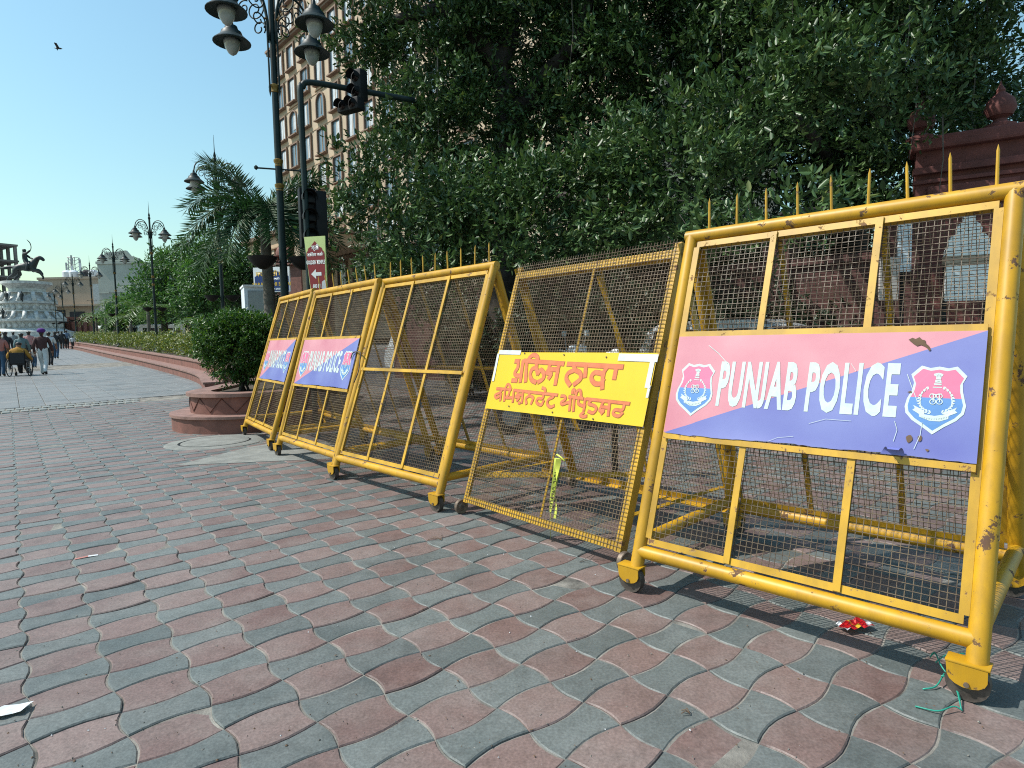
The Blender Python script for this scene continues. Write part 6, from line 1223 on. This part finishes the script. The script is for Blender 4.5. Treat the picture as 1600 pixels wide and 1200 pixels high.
def car(label, loc, rz, van=False, m='white_body'):
    t = thing('parked_car', label, 'car', loc, rz, 'white vehicles parked behind the barriers'); hgt = 1.52 if not van else 1.9
    low = [(-2.0, .3), (-2.05, .55), (-1.98, .85), (-1.7, .95), (.75, .95), (1.55, .84), (1.95, .68), (2.02, .45), (1.95, .28)]
    mb = MB(); profile_body(mb, low, 1.66); mb.build('body', m, t, 30)
    cab = [(-1.9, .93), (-1.72, hgt-.12), (-1.45, hgt), (.0 if not van else .6, hgt), (.35 if not van else .9, hgt-.10), (1.05 if not van else 1.35, .93)]
    tb_ = lambda z: 1-.16*max(0, (z-.9))/.6; mb = MB(); profile_body(mb, cab, 1.6, tb_); cb_ = mb.build('cabin', m, t, 30)
    for s in (-1, 1):
        for x0, x1, s0, s1 in ((-1.62, -.75, .08, 0), (-.66, .12, 0, 0), (.20, .78 if not van else 1.1, 0, .42)):
            z0, z1 = 1.0, hgt-.14; y0, y1 = s*(.80*tb_(z0)+.012), s*(.80*tb_(z1)+.012); mb = MB(); mb.add([(x0, y0, z0), (x1, y0, z0), (x1-s1, y1, z1), (x0+s0, y1, z1)], [(0, 1, 2, 3)]); mb.build('side_window', 'car_glass', cb_)
    hx = cab[4]; bx = cab[5]; nv = Vector((hx[1]-bx[1], 0, bx[0]-hx[0])).normalized()*.012; f1 = lambda q, y: Vector((bx[0]+(hx[0]-bx[0])*q, y*tb_(bx[1]+(hx[1]-bx[1])*q), bx[1]+(hx[1]-bx[1])*q))+nv
    mb = MB(); mb.add([f1(.1, -.7), f1(.1, .7), f1(.95, .72), f1(.95, -.72)], [(0, 1, 2, 3)]); mb.build('windscreen', 'car_glass', cb_)
    mb = MB(); mb.add([(-1.885, -.62, 1.02), (-1.885, .62, 1.02), (-1.755, .60, hgt-.16), (-1.755, -.60, hgt-.16)], [(0, 1, 2, 3)]); mb.build('rear_window', 'car_glass', cb_)
    for s in (-1, 1):
        mb = MB(); mb.box((1.90, s*.60, .70), (.16, .32, .14), bevel=.03); mb.build('headlight', 'lamp_globe', t); mb = MB(); mb.box((-2.0, s*.64, .78), (.08, .22, .2), bevel=.02); mb.build('tail_light', 'foil_red', t)
        mb = MB(); mb.box((.75, s*.92, 1.02), (.1, .2, .13), bevel=.03); mb.build('wing_mirror', m, t)
        for x in (-1.25, 1.22): wheel_part(t, x, s*.76, .29)
    return t
p = at(1195, 530, 9.6); car('white hatchback whose roof shows through the mesh above the near sign', (p[0], 9.6, gz(9.6)+.004), R(-48))
p = at(700, 545, 18.5); car('white car seen through the signless barrier', (p[0], 18.5, gz(18.5)+.004), R(-40))
def bus(label, u0, u1, Y, stripe, rz):
    b = base_at((u0+u1)/2, Y); t = thing('bus', label, 'bus', b, R(rz), 'buses behind the hedge'); zt = at((u0+u1)/2, 511, Y)[2]-b.z; Lb = 4.6; wb = 1.9; zt = max(zt, 2.0)
    mb = MB(); profile_body(mb, [(-Lb/2, .35), (-Lb/2-.03, zt*.6), (-Lb/2+.06, zt*.94), (-Lb/2+.25, zt), (Lb/2-.35, zt), (Lb/2-.08, zt*.93), (Lb/2+.05, zt*.55), (Lb/2+.08, .35)], wb); bd = mb.build('body', 'bus_white', t, 30)
    for s in (-1, 1):
        for k in range(5): x = -Lb/2+.55+k*(Lb-.9)/5+.2; mb = MB(); mb.box((x, s*(wb/2+.002), zt*.70), ((Lb-1)/5-.08, .02, zt*.26), bevel=.008); mb.build('side_window', 'car_glass', bd)
        mb = MB(); mb.box((0, s*(wb/2+.004), zt*.93), (Lb*.93, .02, zt*.07)); mb.build('stripe', stripe, bd)
        for x in (-Lb*.3, Lb*.32): wheel_part(t, x, s*(wb/2-.12), .36, .22)
    for x, nm in ((Lb/2+.045, 'windscreen'), (-Lb/2-.02, 'rear_window')): mb = MB(); mb.box((x, 0, zt*.70), (.05, wb*.86, zt*.32), bevel=.01); mb.build(nm, 'car_glass', bd)
bus('white minibus with an orange roof stripe behind the hedge', 176, 212, 66, 'bus_stripe', 62); bus('dark windowed white minibus behind the hedge, nearest the bush', 226, 272, 62, 'bus_white', 55)
# motor scooter parked behind the flat-iron barrier
p = at(858, 535, 8.6); t = thing('motor_scooter', 'silver motor scooter parked behind the Gurmukhi board barrier', 'scooter', (p[0], 8.6, 0), R(20))
for x in (-.6, .62): wheel_part(t, x, 0, .25, .1)
mb = MB(); mb.box((-.35, 0, .55), (.85, .3, .32), bevel=.1); mb.build('body', 'steel_grey', t, 40); mb = MB(); mb.box((-.3, 0, .78), (.8, .28, .12), bevel=.05); mb.build('seat', 'cloth_black', t, 40)
mb = MB(); mb.box((.15, 0, .32), (.4, .3, .06), bevel=.02); mb.build('footboard', 'black_metal', t); mb = MB(); mb.box((.45, 0, .65), (.08, .36, .62), Matrix.Rotation(-.25, 4, 'Y'), bevel=.03); mb.build('leg_shield', 'cabin_white', t, 40)
mb = MB(); mb.tube([(.62, 0, .25), (.42, 0, 1.05)], .03, 8); mb.build('steering_column', 'black_metal', t)
mb = MB(); mb.tube([(.32, -.36, 1.12), (.42, -.12, 1.08), (.42, .12, 1.08), (.32, .36, 1.12)], .018, 7); mb.build('handlebar', 'steel_grey', t, True)
mb = MB(); mb.box((.44, 0, 1.1), (.2, .26, .2), bevel=.06); mb.build('headlamp', 'cabin_white', t, 40)
for s in (-1, 1): mb = MB(); mb.tube([(.38, s*.24, 1.12), (.40, s*.34, 1.32)], .008, 5); mb.box((.40, s*.36, 1.36), (.03, .13, .08), bevel=.02); mb.build('mirror', 'lamp_globe', t)

# ------------------------------------------------------------------ litter and small things
def gpt(u, v):
    d = ray(u, v); k = -CAMH/d[2]; return Vector((d[0]*k, d[1]*k, 0))
p = gpt(1336, 984); t = thing('snack_wrapper', 'crumpled red foil wrapper lying under the near barrier', 'wrapper', (p.x, p.y, .006), R(15))
r2 = np.random.default_rng(5); mb = MB(); nx, ny = 9, 5
for j in range(ny):
    for i in range(nx): mb.v.append(((i/(nx-1)-.5)*.145, (j/(ny-1)-.5)*.065, .012+abs(r2.normal(0, .012))*(1 if 0 < i < nx-1 else .5)))
mb.f = [(j*nx+i, j*nx+i+1, (j+1)*nx+i+1, (j+1)*nx+i) for j in range(ny-1) for i in range(nx-1)]; mb.mi = [1 if (a % 8) in (3,) else (2 if a % 8 in (0, 7) and a % 3 == 0 else 0) for a in range(len(mb.f))]; mb.build('foil', ['foil_red', 'foil_gold', 'paper'], t)
p = gpt(8, 1116); t = thing('paper_scrap', 'torn white paper scrap on the paving at the left edge', 'paper', (p.x, p.y, .006), R(20)); mb = MB(); 
for j_ in range(4):
    for i_ in range(6): mb.v.append((-.07+.125*i_/5+.008*j_*(i_ == 5)+r2.normal(0, .003), -.035+.07*j_/3+r2.normal(0, .003), .002+abs(r2.normal(0, .005))+.006*(i_ == 5)))
mb.f = [(j_*6+i_, j_*6+i_+1, j_*6+i_+7, j_*6+i_+6) for j_ in range(3) for i_ in range(5)]; mb.mi = [0]*15; mb.build('sheet', 'paper', t)
p = gpt(1500, 1095); t = thing('plastic_string', 'tangle of green plastic string beside the near castor', 'string', (p.x, p.y, .004))
def gl_(u, v, z=.004): q = gpt(u, v)-p; return (q.x, q.y, z)
for l in ([gl_(1502, 1112), gl_(1495, 1090, .02), gl_(1483, 1072, .03), gl_(1470, 1062, .05), gl_(1460, 1045, .06), gl_(1453, 1040, .03)], [gl_(1475, 1066, .03), gl_(1462, 1078, .01), gl_(1442, 1080)], [gl_(1430, 1107), gl_(1465, 1117, .01), gl_(1490, 1112, .015), gl_(1504, 1114)], [gl_(1462, 1052, .04), gl_(1480, 1036, .03), gl_(1510, 1030, .02)], [gl_(1470, 1070, .03), gl_(1490, 1075, .03), gl_(1500, 1100, .01)]):
    mb = MB(); mb.tube(crom(l, 5), .0028, 5); mb.build('strand', 'string_green', t, True)
for k, (u, v, lab) in enumerate(((690, 845, 'dry twig on the paving in front of the Gurmukhi board barrier'), (905, 880, 'pale dry grass stalk under the castor of the Gurmukhi board barrier'), (1078, 1118, 'tiny dry twig on a grey paver in the foreground'))):
    p = gpt(u, v); t = thing('twig', lab, 'twig', (p.x, p.y, .004), rng.uniform(0, 3)); s = (.09, .16, .03)[k]
    for a in (0, .5, -.6)[:3 if k != 1 else 2]: mb = MB(); mb.tube([(0, 0, .003), (s*.5*math.cos(a), s*.5*math.sin(a), .012), (s*math.cos(a*1.3), s*math.sin(a*1.3), .004)], .0018, 4); mb.build('stick', 'twig' if k != 1 else 'root', t)
mb = MB()                                              # grit and dry leaf crumbs blown over the paving
for k in range(420):
    u, v = rng.uniform(10, 1590), 640+560*rng.uniform()**.8; p = gpt(u, v); a = rng.uniform(0, 6.28); q = rng.uniform(.0018, .0055); mi = 2 if rng.uniform() < .10 else int(rng.integers(0, 2))
    e1 = Vector((math.cos(a), math.sin(a), 0))*q; e2 = Vector((-math.sin(a), math.cos(a), 0))*q*rng.uniform(.3, .9); up_ = Vector((0, 0, rng.uniform(.002, .005))); p.z = .0025
    mb.add([p-e1-e2, p+e1-e2*.7, p+e1*.8+e2, p-e1*.6+e2*.8, p+up_], [(0, 1, 4), (1, 2, 4), (2, 3, 4), (3, 0, 4)], mi)
o = mb.build('grit', ['joint_sand', 'twig', 'paper']); o['kind'] = 'stuff'; o['label'] = 'grit and dry leaf crumbs scattered over the paving'; o['category'] = 'grit'
p = gpt(132, 872); t = thing('sweet_wrapper', 'tiny orange and white wrapper strip far left on the paving', 'wrapper', (p.x, p.y, .005), .6); mb = MB(); mb.add([(-.05, -.012, 0), (.02, -.012, .003), (.02, .012, .004), (-.05, .012, 0)], [(0, 1, 2, 3)]); mb.build('strip', 'cloth_salmon', t); mb = MB(); mb.add([(.02, -.012, .003), (.07, -.01, .0), (.07, .012, .001), (.02, .012, .004)], [(0, 1, 2, 3)]); mb.build('tail', 'paper', t)
# wire hook hanging on the second sign and white cloth bundle behind the yellow board
x0, s0 = PD2.px(556, 550, .05); t = thing('wire_hook', 'rusty bent wire hook hanging over the right edge of the second sign', 'hook', world_of(PD2, PD2.pt(x0, s0, .05)), PD2.an); mb = MB()
def hk(u, v): a_, b_ = PD2.px(u, v, .05); q = PD2.pt(a_, b_, .05)-PD2.pt(x0, s0, .05); return q
mb.tube(crom([hk(548, 560), hk(552, 551), hk(562, 550), hk(563, 558), hk(560, 580), hk(553, 598)], 5), .006, 6); mb.build('rod', 'wheel_iron', t, True)
p = at(960, 548, 5.6); cz = p[2]; t = thing('cloth_bundle', 'white cloth bundle showing just above the yellow Gurmukhi board', 'cloth', (p[0], p[1], cz-.09)); bm = bmesh.new(); bmesh.ops.create_icosphere(bm, subdivisions=3, radius=.09)
for v in bm.verts: v.co.z = max(v.co.z, -.05)*1.1; v.co += Vector(rng.normal(0, .004, 3))+v.co*.12*math.sin(v.co.x*60+v.co.y*40)
me = bpy.data.meshes.new('bundle'); bm.to_mesh(me); bm.free(); me.materials.append(MAT['sign_white']); link('bundle', me, t); mb = MB(); mb.tube([(0, .02, -.02), (0, .03, .09-cz)], .03, 8); mb.build('post', 'black_metal', t)
p = at(91, 76, 40); t = thing('bird', 'small dark bird flying in the upper left sky', 'bird', p, .5); mb = MB(); mb.tube([(-.22, 0, 0), (-.05, 0, .02), (.12, 0, .03), (.22, 0, .03)], [.01, .06, .05, .01], 8); mb.build('body', 'bronze', t, True)
for s in (-1, 1): mb = MB(); mb.add([(.08, s*.03, .03), (-.08, s*.03, .03), (-.16, s*.35, .16), (-.02, s*.36, .18), (-.12, s*.62, .10)], [(0, 1, 2, 3), (3, 2, 4)]); mb.build('wing', 'bronze', t)
